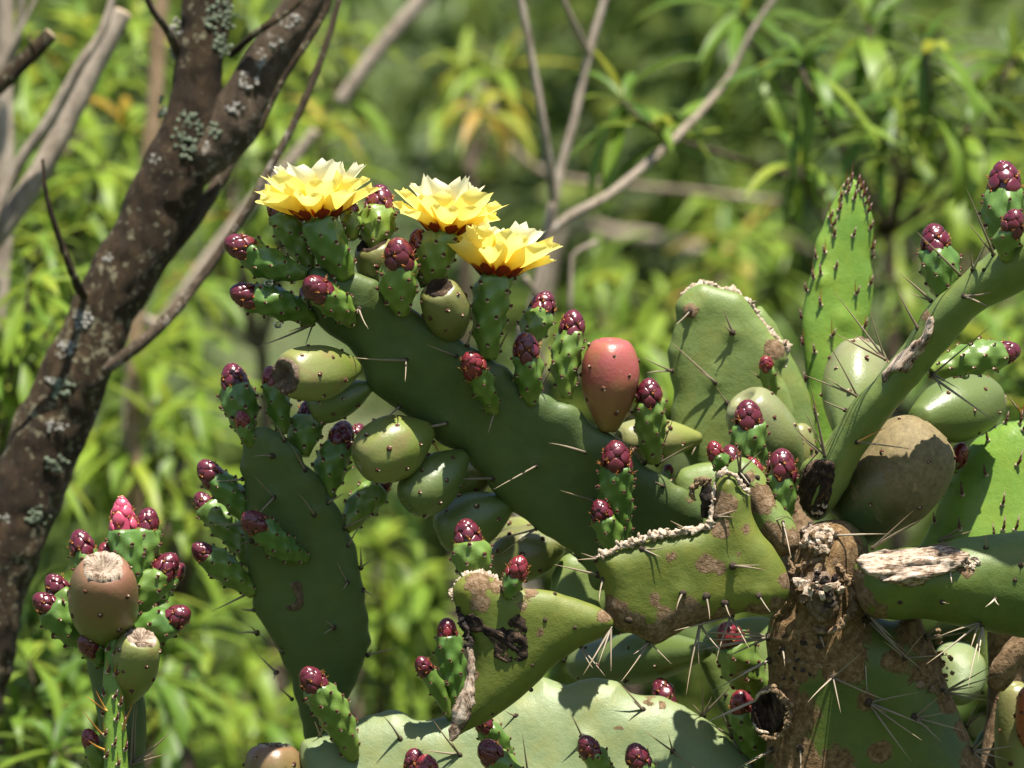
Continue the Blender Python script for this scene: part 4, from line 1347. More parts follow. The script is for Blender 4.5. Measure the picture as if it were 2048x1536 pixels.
def leaflets(pad, pts, L=15, lean=(0.5, -1.0), white=True, orange=True):
    """young joint: each areole a white woolly cushion, a hooked maroon leaflet and an amber spine"""
    mb = MB()
    for (x, y) in pts:
        yy = pad.front(x, y) - .0005
        a = W(x, y, yy)
        r = 4.4 / S
        mb.blob(Matrix.Translation(a) @ Matrix.Diagonal((r * 1.2, r, r, 1)), ICO1, 0, .3)
        k = R.uniform(.8, 1.25)
        sx = lean[0] * (1 if x > pad.c[0] - 20 else -.5) * R.uniform(.5, 1.4)
        t1 = W(x + sx * L * .55 * k, y + lean[1] * L * .35 * k, yy - .004)
        t2 = W(x + sx * L * .9 * k, y + lean[1] * L * 1.1 * k, yy - .005)
        mb.blob(Matrix.Translation((a + t1) / 2) @ frame(t1 - a).to_4x4() @ Matrix.Diagonal((r * .75, r * .75, (t1 - a).length * .75, 1)), ICO1, 1)
        mb.cone((a + t1 * 2) / 3, t2, r * .72, 1, 6)
        if orange and R.random() < .75:
            spine(pad.obj, a, W(x + R.uniform(-2, 8) * (1 if x > pad.c[0] else -.6), y - R.uniform(22, 42), yy - R.uniform(.003, .01)), .0007, 'orange')
    mb.build("leaflets", [M['wool'], M['leaflet']], pad.obj, kind="stuff")


leaflets(P10, [(1632, 515), (1642, 548), (1650, 505), (1664, 452), (1668, 472), (1682, 395), (1678, 420), (1660, 435), (1690, 372), (1702, 362), (1714, 370), (1726, 392), (1708, 398), (1694, 385), (1720, 380),
               (1730, 408), (1734, 425), (1740, 458), (1706, 472), (1672, 535), (1742, 500), (1745, 515), (1712, 588), (1740, 570), (1628, 555), (1614, 582), (1642, 610), (1604, 638), (1606, 690), (1664, 672), (1630, 705), (1728, 655),
               (1612, 762), (1632, 830), (1700, 740)], 18)
leaflets(P11, [(1925, 900), (1935, 875), (1970, 862), (1976, 880), (1985, 850), (2010, 846), (2040, 846), (1972, 950), (2034, 930), (1925, 990), (2005, 1010), (2046, 860), (1920, 1060), (2006, 1060), (1895, 970), (1990, 1075), (1870, 1045), (2030, 1060)], 25, (.35, -1), True, False)
spines(P11, [[(2042, 826), (2010, 785), (2030, 800, 'orange'), (2060, 790, 'orange')], [(1880, 1080), (1940, 1040), (1950, 1060), (1910, 1110)], [(1985, 850), (1962, 838)]], cush=3)

# --- fruits (base, tip, half width)
FR = [
    (P1, (1217, 862), (1222, 680), 60, -.002, -.01, 'fr_red', None, dict(maxat=.62, top=.42, neck=.3, label="ripe red fruit standing on the rim")),
    (P1, (716, 735), (572, 752), 56, -.012, -.05, 'fr_green', 'dry', dict(maxat=.6, top=.62, label="green fruit with a dried flower scar facing left")),
    (P1, (742, 772), (622, 822), 40, .0, .0, 'fr_dark', None, dict(maxat=.6, top=.5)),
    (P1, (862, 858), (718, 928), 66, -.015, -.02, 'fr_green', None, dict(maxat=.55, top=.34, label="plump green fruit hanging below the joint")),
    (P1, (930, 908), (815, 1010), 56, -.008, -.02, 'fr_dark', None, dict(maxat=.6, top=.4)),
    (P1, (985, 945), (890, 980), 46, .025, .02, 'fr_green', None, dict(maxat=.6, top=.5)),
    (P1, (1024, 1006), (876, 1070), 58, .004, .0, 'fr_dark', None, dict(maxat=.55, top=.4)),
    (P1, (1128, 1090), (985, 1120), 58, .025, .01, 'fr_olive', None, dict(maxat=.55, top=.38)),
    (P1, (1100, 1062), (990, 1070), 34, .05, .04, 'fr_yellow', None, dict(maxat=.55, top=.6)),
    (P1, (908, 668), (878, 576), 48, -.006, -.028, 'fr_olive', 'dark', dict(maxat=.5, top=.55, neck=.5, label="short green fruit with an open dark crown")),
    (P1, (790, 610), (744, 488), 48, .02, -.02, 'fr_olive', 'dark', dict(maxat=.6, top=.66, neck=.4)),
    (P9, (1400, 876), (1238, 880), 44, -.01, -.03, 'fr_yellow', None, dict(maxat=.6, top=.5, label="pale yellow-green fruit behind the rim buds")),
    (P9, (1592, 965), (1488, 796), 66, -.03, -.03, 'fr_pale', None, dict(maxat=.55, top=.5)),
    (P9, (1612, 960), (1590, 850), 34, -.01, .0, 'fr_yellow', None, dict(maxat=.6, top=.5)),
    (P8, (1690, 880), (1722, 706), 68, .05, .05, 'fr_pale', 'pale', dict(maxat=.62, top=.62, label="pale green fruit with a dry top behind the diagonal arm")),
    (P8, (1700, 1058), (1872, 862), 100, .035, .0, 'fr_cork', None, dict(maxat=.54, top=.3, neck=.52, label="big round fruit covered in brown cork", na=12)),
    (P8, (1834, 842), (1978, 800), 66, .045, .06, 'fr_dark', 'pale', dict(maxat=.55, top=.62, neck=.4, label="large green fruit with a pale dry end")),
    (P8, (1840, 905), (1884, 824), 36, .055, .05, 'fr_tan', 'dry', dict(maxat=.6, top=.7)),
    (P5, (1415, 1300), (1150, 1330), 54, .12, .10, 'fr_dark', None, dict(maxat=.5, top=.45)),
    (P3, (545, 1640), (548, 1492), 62, .02, .0, 'fr_blush', 'pale', dict(maxat=.6, top=.5, label="round blushed fruit low at the left end")),
    (P13, (2040, 1640), (2030, 1370), 48, -.03, -.02, 'fr_yellow', None, dict(maxat=.5, top=.4)),
    (P13, (2062, 1510), (2058, 1378), 30, -.06, -.03, 'fr_orange', None, dict(maxat=.5, top=.4, label="orange-red fruit")),
]
for (pad, b, t, hw, off, dy, mat, scar, kw) in FR:
    yb = .005 if pad is P8 else pad.y(*b)
    fruit(CAC, b, t, hw, yb + off, dy, mat, scar, **kw)

# --- flower buds (pad, base, tip, body width, tip width, depth offset, tip depth change, tip colour)
BUDS = [
    (P1, (610, 548), (452, 482), 66, 54, -.004, -.02, 'tip'), (P1, (628, 640), (464, 580), 66, 52, -.004, -.03, 'tip'), (P1, (705, 648), (616, 562), 62, 56, -.014, -.045, 'tip'),
    (P1, (622, 545), (543, 396), 66, 44, .01, .0, 'tip'), (P1, (640, 640), (605, 575), 50, 30, .015, .01, 'tip'), (P1, (702, 480), (697, 398), 46, 40, .02, .01, 'tip'), (P1, (752, 500), (761, 372), 74, 60, .02, .01, 'tip'),
    (P1, (806, 628), (795, 480), 76, 64, -.014, -.03, 'tip'), (P1, (850, 575), (836, 460), 54, 46, .012, .0, 'tip_red'),
    (P1, (1056, 690), (1096, 586), 64, 54, .014, .01, 'tip'), (P1, (1134, 798), (1147, 622), 64, 54, .004, .0, 'tip'), (P1, (1064, 808), (1049, 668), 62, 56, -.01, -.02, 'tip'),
    (P1, (990, 826), (937, 709), 52, 50, -.016, -.04, 'tip_red'), (P1, (1306, 926), (1297, 760), 66, 56, -.004, -.02, 'tip'), (P1, (1248, 1120), (1230, 885), 72, 64, -.045, -.03, 'tip'),
    (P1, (1232, 1118), (1196, 1003), 58, 46, -.055, -.02, 'tip'), (P4, (945, 1165), (931, 1040), 78, 58, .012, .0, 'tip'), (P4, (1016, 1196), (1043, 1114), 44, 44, -.014, -.005, 'tip_red'),
    (P9, (1512, 990), (1494, 803), 76, 60, -.10, -.02, 'tip'), (P5b, (1560, 1060), (1564, 900), 64, 62, .01, -.01, 'tip'), (P5b, (1444, 945), (1424, 884), 40, 34, -.012, -.005, 'tip_red'), (P5b, (1470, 960), (1458, 892), 40, 46, .014, .0, 'tip'),
    (P5b, (1520, 975), (1500, 916), 34, 36, .016, .0, 'tip_red'), (P9, (1546, 800), (1530, 714), 38, 32, -.012, -.02, 'tip_red'), (P1, (1330, 985), (1338, 930), 24, 22, .03, .02, 'tip_red'),
    (P8, (1890, 600), (1865, 450), 76, 62, .006, .0, 'tip'), (P8, (2010, 505), (2008, 325), 80, 68, .008, .0, 'tip'), (P8, (2010, 520), (2032, 422), 54, 48, -.02, -.02, 'tip'),
    (P8, (1858, 748), (2038, 698), 66, 48, .02, .02, 'tip'), (P11, (1905, 945), (1926, 888), 34, 38, -.01, -.01, 'tip_red'), (P14, (1515, 1560), (1478, 1384), 74, 52, -.035, -.03, 'tip_red'),
    (P14, (1535, 1400), (1446, 1250), 84, 58, -.035, -.03, 'tip_red'), (P3, (708, 1516), (611, 1338), 70, 56, -.015, -.03, 'tip'),
    (P2, (498, 872), (460, 729), 72, 56, .006, .0, 'tip'), (P2, (565, 870), (539, 734), 54, 42, .006, .0, 'tip_red'), (P2, (606, 912), (622, 800), 72, 48, .008, .01, 'tip'), (P2, (504, 892), (479, 824), 38, 32, -.006, -.01, 'tip_red'),
    (P2, (652, 1000), (690, 844), 68, 56, .004, .0, 'tip'), (P2, (662, 985), (722, 850), 50, 40, .02, .02, 'tip'), (P2, (690, 1060), (776, 948), 66, 50, .004, .02, 'tip'), (P2, (492, 1040), (402, 924), 60, 50, .0, -.01, 'tip'),
    (P2, (502, 1128), (394, 988), 62, 40, .012, .01, 'tip'), (P2, (612, 1120), (490, 1032), 60, 52, -.014, -.045, 'tip'), (P2, (506, 1188), (388, 1090), 62, 44, -.002, -.02, 'tip'),
    (P3, (905, 1440), (893, 1238), 60, 44, -.005, -.01, 'tip_red'), (P3, (898, 1432), (838, 1316), 38, 36, -.012, -.02, 'tip'), (P3, (1020, 1530), (958, 1432), 52, 40, -.04, -.03, 'tip'), (P3, (1040, 1590), (966, 1486), 60, 52, -.06, -.03, 'tip'),
    (P3, (1230, 1590), (1166, 1476), 54, 46, -.05, -.03, 'tip'), (P3, (1310, 1620), (1266, 1490), 58, 52, -.06, -.02, 'tip'), (P3, (850, 1640), (826, 1500), 60, 48, -.05, -.02, 'tip'), (P3, (870, 1650), (850, 1512), 60, 50, -.065, -.02, 'tip_red'),
    (P3, (1345, 1430), (1316, 1360), 44, 50, .02, .01, 'tip'),
]
for (pad, b, t, w, hw, off, dy, tm) in BUDS:
    bud(CAC, b, t, w, hw, pad.y(*b) + off, dy, tipmat=tm)

flower(CAC, (694, 556), (636, 434), 78, P1.y(694, 556) - .006, -.012, 108, (-.06, .06, 1), 5, "open yellow flower with the widest petals")
flower(CAC, (862, 570), (890, 462), 74, P1.y(862, 570) + .002, -.004, 100, (.10, .05, 1), 17, "open yellow flower with red streaked petals")
flower(CAC, (976, 716), (992, 548), 76, P1.y(976, 716) - .008, -.012, 112, (.14, .10, 1), 29, "open yellow flower on a long green base")

# ------------------------------------------------------------------ second cactus at the left edge
CB2 = W(262, 768, 0.05)
CB2.z = 0
C2 = thing("prickly_pear_cactus", "narrow prickly pear cactus with buds ringing one blushed fruit below the lichen trunk", "cactus", CB2)
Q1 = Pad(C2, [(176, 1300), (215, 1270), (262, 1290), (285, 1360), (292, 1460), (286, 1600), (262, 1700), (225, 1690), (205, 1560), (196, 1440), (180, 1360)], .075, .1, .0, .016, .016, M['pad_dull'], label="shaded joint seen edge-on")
tube("woody_stem", [(245, 1640, .07, 36), (255, 1900, .06, 45), (262, 2600, .05, 55), (262, 3860, .05, 75)], 'cork_brown', C2, 14, 40, .1, 14)
Q2 = Pad(C2, [(222, 1222), (234, 1216), (240, 1245), (244, 1320), (248, 1400), (254, 1480), (256, 1600), (240, 1640), (212, 1600), (206, 1480), (205, 1400), (208, 1330), (214, 1260)], .022, .05, .05, .007, .007, M['pad_young'], step=8,
         label="slender young shoot bristling with leaflets")
leaflets(Q2, [(224, 1222), (230, 1216), (236, 1226), (222, 1250), (236, 1256), (226, 1275), (240, 1290), (214, 1300), (228, 1310), (242, 1330), (214, 1345), (230, 1350), (246, 1375), (208, 1390), (228, 1395), (240, 1410), (206, 1430), (232, 1440), (248, 1450), (210, 1470), (228, 1490), (250, 1500), (212, 1515), (236, 1530)], 15, (.5, -1.0))
spines(Q2, [[(212, 1420), (170, 1390, 'orange'), (190, 1378, 'orange')], [(206, 1470), (165, 1420, 'orange')], [(246, 1460), (270, 1400, 'orange')], [(210, 1500), (175, 1480, 'orange')]], cush=3)
spines(Q1, [[(268, 1525), (345, 1460), (310, 1505), (275, 1400)], [(262, 1530), (272, 1390), (340, 1507)], [(270, 1295), (312, 1236, 'pale'), (320, 1270)]], cush=4)
fruit(C2, (208, 1290), (206, 1134), 72, .05, -.055, 'fr_blush', 'pale', maxat=.55, top=.5, label="round blushed fruit with a pale dry crown", scar_r=1.1)
fruit(C2, (246, 1412), (282, 1276), 50, .045, -.03, 'fr_green', 'pale', maxat=.6, top=.62, label="green fruit with a pale sunken top")
for (b, t, w, hw, y, dy, tm) in [((262, 1200), (300, 1018), 72, 52, .07, -.005, 'tip'), ((205, 1230), (155, 1062), 64, 54, .085, .0, 'tip'), ((222, 1180), (209, 1086), 44, 36, .06, .0, 'tip_red'),
                                 ((190, 1290), (98, 1152), 62, 50, .08, .0, 'tip'), ((205, 1300), (70, 1192), 72, 48, .065, -.02, 'tip'), ((262, 1240), (348, 1110), 74, 56, .065, .0, 'tip'), ((255, 1300), (376, 1220), 72, 52, .05, -.02, 'tip'),
                                 ((215, 1330), (165, 1276), 50, 46, .05, -.03, 'tip'), ((215, 1560), (172, 1460), 44, 36, .04, -.01, 'tip_red'), ((262, 1238), (366, 1130), 50, 40, .085, .015, 'tip')]:
    bud(C2, b, t, w, hw, y, dy, tipmat=tm)
bud(C2, (255, 1200), (243, 996), 76, 58, .062, -.005, tipmat='tip_pink', conical=.45)

# water drops hanging from two buds
glass, nt_, b_ = nodes_of("water")
b_.inputs["Transmission Weight"].default_value = 1.0
b_.inputs["Roughness"].default_value = 0.02
b_.inputs["IOR"].default_value = 1.33
for (x, y, lab) in ((537, 566, "water drop hanging under the upper left bud"), (556, 650, "water drop hanging under the lower left bud"), (1930, 752, "water drop hanging under the dark bud on the diagonal arm")):
    mb = MB()
    yy = {537: P1.y(537, 560) - .03, 556: P1.y(556, 650) - .04, 1930: P8.y(1858, 748) + .028}[x]
    mt = Matrix.Translation(W(x, y, yy)) @ Matrix.Diagonal((.0034, .0026, .0026, 1))
    mb.blob(mt, ICO2, 0)
    o = mb.build("water_drop", glass, None)
    o["label"] = lab
    o["category"] = "water drop"

# ------------------------------------------------------------------ lichen covered tree on the left
TY = .55
TB = W(-330, 768, TY)
TB.z = 0
TREE = thing("tree", "dark barked leaning tree trunk forking in two and patched with lichen", "tree", TB)
trunk = [(-330, 3900, TY, 138), (-270, 2700, TY, 110), (-180, 1800, TY, 87), (-40, 1260, TY, 77), (40, 1010, TY, 73), (112, 835, TY, 69), (178, 690, TY, 66), (240, 560, TY, 64), (300, 440, TY, 64), (350, 335, TY, 66), (385, 240, TY, 58),
         (400, 140, TY, 49), (412, 20, TY, 47), (430, -150, TY, 44), (470, -420, TY, 33), (490, -700, TY, 11)]
tube("trunk", trunk, 'bark', TREE, 48, 5, .15, 26, 1.0)
tube("limb", [(360, 345, TY, 50), (420, 290, TY, 56), (470, 235, TY, 54), (520, 150, TY, 47), (570, 70, TY, 43), (620, -10, TY, 40), (680, -120, TY, 36), (800, -400, TY, 20)], 'bark_grey', TREE, 40, 5, .15, 30, 3.0)
for k, (p, mt) in enumerate([
    ([(150, 780, TY, 12), (235, 722, TY - .02, 13), (330, 642, TY - .02, 12), (425, 525, TY, 10), (500, 410, TY, 9), (560, 300, TY, 8), (610, 200, TY, 8), (655, 80, TY, 7), (690, -40, TY, 6)], 'bark_grey'),
    ([(250, 650, TY + .05, 8), (280, 610, TY + .05, 9), (330, 520, TY + .04, 12), (390, 440, TY + .04, 14), (450, 340, TY + .05, 13), (520, 230, TY + .07, 10)], 'bark_grey'),
    ([(175, 600, TY, 10), (155, 570, TY - .05, 9), (120, 480, TY - .07, 7), (95, 400, TY - .08, 5), (85, 318, TY - .08, 3)], 'bark'),
    ([(30, 1240, TY, 8), (60, 1140, TY, 9), (115, 1000, TY, 11), (150, 910, TY, 10), (195, 810, TY, 8), (210, 760, TY, 6)], 'bark_grey'),
    ([(360, 110, TY, 12), (335, 60, TY - .03, 9), (305, 20, TY - .05, 7), (280, -40, TY - .06, 5)], 'bark_grey'),
    ([(460, 110, TY, 7), (520, 60, TY - .03, 8), (580, 20, TY - .03, 7), (640, -40, TY - .03, 5)], 'bark'),
    ([(520, 260, TY - .06, 5), (560, 170, TY - .06, 6), (610, 90, TY - .06, 7), (650, 20, TY - .05, 7), (665, -40, TY - .05, 6)], 'bark'),
]):
    tube("branch", p, mt, TREE, 10, 10, .14, 60, k * 3.1)


def trunk_hit(px, py, path):
    P = catmull(path, 6, closed=False)
    i = np.argmin(np.hypot(P[:, 0] - px, P[:, 1] - py))
    dd = min(np.hypot(P[i, 0] - px, P[i, 1] - py), P[i, 3] * .97)
    rm = P[i, 3] * (D + P[i, 2]) / F
    dm = dd * (D + P[i, 2]) / F
    return P[i, 2] - math.sqrt(max(rm * rm - dm * dm, 0))


limb_p = [(360, 345, TY, 50), (420, 290, TY, 56), (470, 235, TY, 54), (520, 150, TY, 47), (570, 70, TY, 43), (620, -10, TY, 40)]
for (cx, cy, rx, ry, n, mt, pth) in [(375, 265, 26, 48, 60, 'lichen', trunk), (440, 40, 26, 36, 60, 'lichen', trunk), (352, 75, 12, 34, 40, 'lichen_white', trunk), (445, 90, 16, 22, 30, 'lichen', trunk),
                                    (405, 295, 20, 10, 18, 'lichen_white', limb_p), (428, 262, 16, 16, 20, 'lichen', limb_p), (550, 75, 14, 20, 24, 'lichen_white', limb_p), (520, 120, 9, 20, 20, 'lichen_white', limb_p), (495, 160, 22, 16, 30, 'lichen_white', limb_p),
                                    (470, 215, 16, 14, 16, 'lichen_white', limb_p), (575, 40, 22, 14, 22, 'lichen_white', limb_p), (122, 775, 22, 20, 30, 'lichen', trunk), (110, 855, 22, 10, 20, 'lichen_white', trunk), (112, 925, 24, 18, 30, 'lichen', trunk),
                                    (8, 1020, 14, 30, 30, 'lichen_white', trunk), (75, 1030, 22, 18, 24, 'lichen', trunk), (130, 700, 26, 16, 34, 'lichen_white', trunk), (165, 640, 20, 18, 34, 'lichen_white', trunk), (100, 760, 14, 10, 14, 'lichen_white', trunk),
                                    (180, 600, 10, 8, 10, 'lichen_white', trunk), (215, 520, 10, 10, 10, 'lichen_white', trunk), (310, 320, 12, 10, 14, 'lichen_white', trunk), (325, 215, 8, 22, 18, 'lichen', trunk)]:
    mb = MB()
    for _ in range(n):
        a, q = R.random() * 6.28, math.sqrt(R.random())
        x, y = cx + math.cos(a) * rx * q * R.uniform(.8, 1.3), cy + math.sin(a) * ry * q * R.uniform(.8, 1.3)
        yy = trunk_hit(x, y, pth)
        s = R.uniform(2.0, 5.2) * (D + TY) / F
        mb.blob(Matrix.Translation(W(x, y, yy - s * .15)) @ Matrix.Diagonal((s, s * .7, s, 1)), ICO1, 0, .6)
    mb.build("lichen", M[mt], TREE)


# ------------------------------------------------------------------ bare stems and twigs behind
def stem(name, label, path, mat, cat="stem", twigs=(), group=None, seg=12, cut=False):
    p0 = path[0]
    base = W(p0[0], p0[1], p0[2])
    gx = base.x
    root = thing(name, label, cat, (gx, p0[2], 0), group)
    k = F / (D + p0[2])
    gpy = 768 + (CZ + .03) * k
    full = [(p0[0] - (path[1][0] - p0[0]) * .6, gpy, p0[2], p0[3] * 1.25)] if gpy > p0[1] + 40 else []
    midp = [(p0[0] - (path[1][0] - p0[0]) * .3, (gpy + p0[1]) / 2, p0[2], p0[3] * 1.1)] if full else []
    tube("main_stem", full + midp + list(path), mat, root, seg, 12, .10, 45, path[0][0])
    for j, t in enumerate(twigs):
        tube("twig", t, mat, root, 8, 12, .14, 60, j * 2.2)
    if cut:
        e, q = path[-1], path[-2]
        a = W(e[0], e[1], e[2])
        dr = (a - W(q[0], q[1], q[2])).normalized()
        mb = MB()
        r = e[3] * (D + e[2]) / F
        mb.blob(Matrix.Translation(a) @ frame(dr).to_4x4() @ Matrix.Diagonal((r * .93, r * .93, r * .22, 1)), ICO2, 0, .12)
        mb.build("cut_end", M['cut_wood'], root)
    return root


stem("bare_stem", "pale cut bush stem standing left of the lichen trunk", [(-130, 700, 1.0, 25), (-40, 520, 1.0, 24), (40, 405, 1.0, 23), (110, 290, 1.0, 22), (180, 150, 1.0, 21), (246, 24, 1.0, 20)], 'bark_bleached', group="bare stems behind the trunk", cut=True,
     twigs=[[(-30, 480, .98, 12), (30, 340, .98, 12), (100, 240, .97, 13), (160, 130, .96, 11), (205, 60, .96, 9), (232, -30, .96, 7)]])
stem("bare_stem", "slim grey upright stem at the far left of the leaves", [(-30, 900, 1.3, 20), (0, 560, 1.3, 20), (10, 330, 1.3, 18), (8, 120, 1.3, 18), (14, -80, 1.3, 16)], 'bark_bleached', group="bare stems behind the trunk",
     twigs=[[(12, 160, 1.28, 10), (34, 80, 1.26, 8), (48, -40, 1.25, 7)], [(-10, 150, 1.2, 5), (30, 80, 1.2, 5), (80, -20, 1.2, 4)]])
stem("bare_stem", "short dark broken stem leaning in from the left", [(-300, 500, .75, 22), (-150, 300, .75, 20), (-20, 185, .75, 18), (40, 130, .75, 17), (102, 68, .75, 15)], 'bark', group="bare stems behind the trunk", cut=True,
     twigs=[[(65, 105, .74, 4), (60, 85, .73, 4), (55, 68, .73, 2)]])
stem("bare_stem", "tan dry stem half hidden behind the lichen trunk", [(270, 700, 1.8, 16), (290, 400, 1.8, 16), (308, 220, 1.8, 16), (316, 80, 1.8, 16), (330, -60, 1.8, 14)], 'bark_tan', group="bare stems behind the trunk")
stem("bare_stem", "blurred pale branch cut off above the left flower", [(260, 760, 1.9, 13), (330, 640, 1.9, 13), (430, 500, 1.9, 14), (520, 390, 1.9, 14), (585, 320, 1.9, 13), (630, 262, 1.9, 11)], 'bark_bleached', group="bare stems behind the trunk", cut=True)
stem("bare_stem", "blurred thick pale branch ending above the middle flower", [(2950, 900, 2.0, 48), (2800, -300, 2.0, 38), (2300, -1000, 2.0, 30), (1600, -900, 2.0, 24), (1200, -500, 2.0, 20), (1020, -220, 2.0, 19), (860, -20, 2.0, 18), (800, 50, 2.0, 17), (740, 122, 2.0, 16), (680, 205, 2.0, 14)], 'bark_bleached', group="bare stems behind the trunk")

stem("twiggy_shrub", "bare grey twigs rising behind the middle of the cactus", [(1040, 800, 1.2, 10.1), (1060, 640, 1.2, 10.1), (1078, 560, 1.2, 10.1), (1096, 462, 1.2, 10.9), (1116, 360, 1.2, 9.4), (1148, 240, 1.2, 8.6), (1180, 100, 1.2, 8.6), (1212, -10, 1.2, 7.8), (1240, -120, 1.2, 6.2)], 'bark_bleached', "shrub",
     [[(1106, 400, 1.19, 7.8), (1100, 340, 1.17, 8.6), (1085, 240, 1.15, 7.8), (1064, 120, 1.14, 7.8), (1040, -10, 1.13, 7.0), (1030, -80, 1.13, 6.2)],
      [(1178, 110, 1.2, 7.0), (1160, 75, 1.18, 7.8), (1140, 30, 1.16, 6.2), (1115, -30, 1.15, 5.5)],
      [(1098, 470, 1.2, 8.6), (1140, 432, 1.2, 9.4), (1220, 388, 1.22, 9.4), (1320, 305, 1.25, 8.6), (1400, 225, 1.28, 7.8), (1460, 150, 1.3, 7.0), (1500, 70, 1.3, 6.2), (1560, -20, 1.3, 6.2)],
      [(1072, 590, 1.2, 5.5), (1060, 570, 1.18, 5.5), (1050, 552, 1.18, 4.7)],
      [(1140, 620, 1.25, 4.7), (1142, 560, 1.25, 4.7), (1146, 512, 1.25, 4.7), (1170, 495, 1.25, 5.5), (1196, 484, 1.25, 5.5)]])

# ------------------------------------------------------------------ leaves
def leaf_geom(droop, fold, wid, curl=0.0, rows=9):
    vs_, fs = [], []
    x = z = 0
    pts = []
    for j in range(rows + 1):
        s = j / rows
        al = droop * (s - .18)
        pts.append((x, z, al))
        x += math.cos(al) / rows
        z -= math.sin(al) / rows
    for j in range(rows + 1):
        s = j / rows
        px_, pz_, al = pts[j]
        w = wid * (math.sin(math.pi * min(1, s * .93 + .05)) ** .8) * (1 - .25 * s) + .004
        up = w * fold
        nx, nz = math.sin(al), math.cos(al)
        wv = .05 * wid * math.sin(s * 13)
        vs_ += [(px_ + nx * (up + wv), -w, pz_ + nz * (up + wv)), (px_, curl * math.sin(s * 3) * .05, pz_), (px_ + nx * (up - wv), w, pz_ + nz * (up - wv))]
    for j in range(rows):
        a = j * 3
        fs += [(a, a + 1, a + 4, a + 3), (a + 1, a + 2, a + 5, a + 4)]
    return vs_, fs


def leaf_meshes(mat):
    out = []
    for d, fo, w in ((.6, .35, .09), (1.0, .3, .088), (1.4, .25, .10), (1.1, .5, .08), (.3, .3, .095), (1.8, .3, .092)):
        v, f = leaf_geom(d, fo, w)
        me = bpy.data.meshes.new("leaf")
        me.from_pydata(v, [], f)
        me.materials.append(M[mat])
        me.polygons.foreach_set("use_smooth", [True] * len(me.polygons))
        out.append(me)
    return out


LEAF = {k: leaf_meshes(k) for k in ('leaf', 'leaf_bright', 'leaf_yellow')}


def rosette(parent, c, n, L, kind, up=Vector((0, 0, 1)), spread=1.0, rr=R):
    """leaves radiating from a twig's end"""
    up = up.normalized()
    fr = frame(up, Vector((.3, -1, .1)))
    ph = rr.random() * 6
    for k in range(n):
        an = ph + k * 2.39996 + rr.uniform(-.3, .3)
        el = rad(rr.uniform(-48, 42)) if k < n * .85 else rad(rr.uniform(45, 80))
        d = fr @ Vector((math.cos(an) * math.cos(el), math.sin(an) * math.cos(el), math.sin(el)))
        nup = (Vector((0, 0, 1)) + fr.col[2] * .4 + Vector((rr.uniform(-.35, .35), rr.uniform(-.35, .35), 0)))
        y = nup.cross(d)
        if y.length < .1:
            y = d.orthogonal()
        y.normalize()
        z = d.cross(y)
        l = L * rr.uniform(.6, 1.12) * (.7 if el > .9 else 1)
        m = Matrix((d, y, z)).transposed().to_4x4()
        o = bpy.data.objects.new("leaf", rr.choice(LEAF[kind]))
        pos = c - up * rr.uniform(0, .25) * L * .6
        o.matrix_basis = Matrix.Translation(pos) @ m @ Matrix.Diagonal((l, l * rr.uniform(.75, 1.15), l, 1))
        place(o, parent)


def shrub(label, root_px, y0, ros, L, kind, n=11, bark='bark_grey', group="leafy shrubs behind the cactus", seed=1, yel=.0):
    """ros: list of (px, py, depth) rosette centres; twigs connect them to a stem from the ground"""
    rr = random.Random(seed)
    k = F / (D + y0)
    g = W(root_px, 768 + CZ * k, y0)
    root = thing("leafy_shrub", label, "shrub", (g.x, y0, 0), group)
    cx = sum(r[0] for r in ros) / len(ros)
    cy = max(r[1] for r in ros) + 140
    joint = (root_px * .4 + cx * .6, cy, y0, 12)
    tube("main_stem", [(root_px, 768 + (CZ + .03) * k, y0, 20), ((root_px + joint[0]) / 2 + rr.uniform(-40, 40), (768 + CZ * k + cy) / 2, y0, 16), joint], bark, root, 10, 40, .1, 30, seed)
    for (px, py, yy) in ros:
        a = (joint[0], joint[1], joint[2], 8)
        m1 = (joint[0] * .55 + px * .45 + rr.uniform(-50, 50), joint[1] * .55 + py * .45 + rr.uniform(-10, 60), (joint[2] + yy) / 2, 6.5)
        m2 = (joint[0] * .15 + px * .85 + rr.uniform(-20, 20), joint[1] * .2 + py * .8 + rr.uniform(0, 20), yy, 5)
        tube("branch", [a, m1, m2, (px, py, yy, 3.5)], bark, root, 7, 24, .1, 40, px)
        c = W(px, py, yy)
        up = (c - W(m2[0], m2[1], yy)).normalized() * .6 + Vector((rr.uniform(-.3, .3), rr.uniform(-.5, .1), .6))
        rosette(root, c, n + rr.randint(-2, 2), L * rr.uniform(.85, 1.1), 'leaf_yellow' if rr.random() < yel else kind, up, 1, rr)
        if rr.random() < .8:
            rosette(root, W(m2[0], m2[1], yy), max(4, n // 2), L, kind, up, 1, rr)
    return root


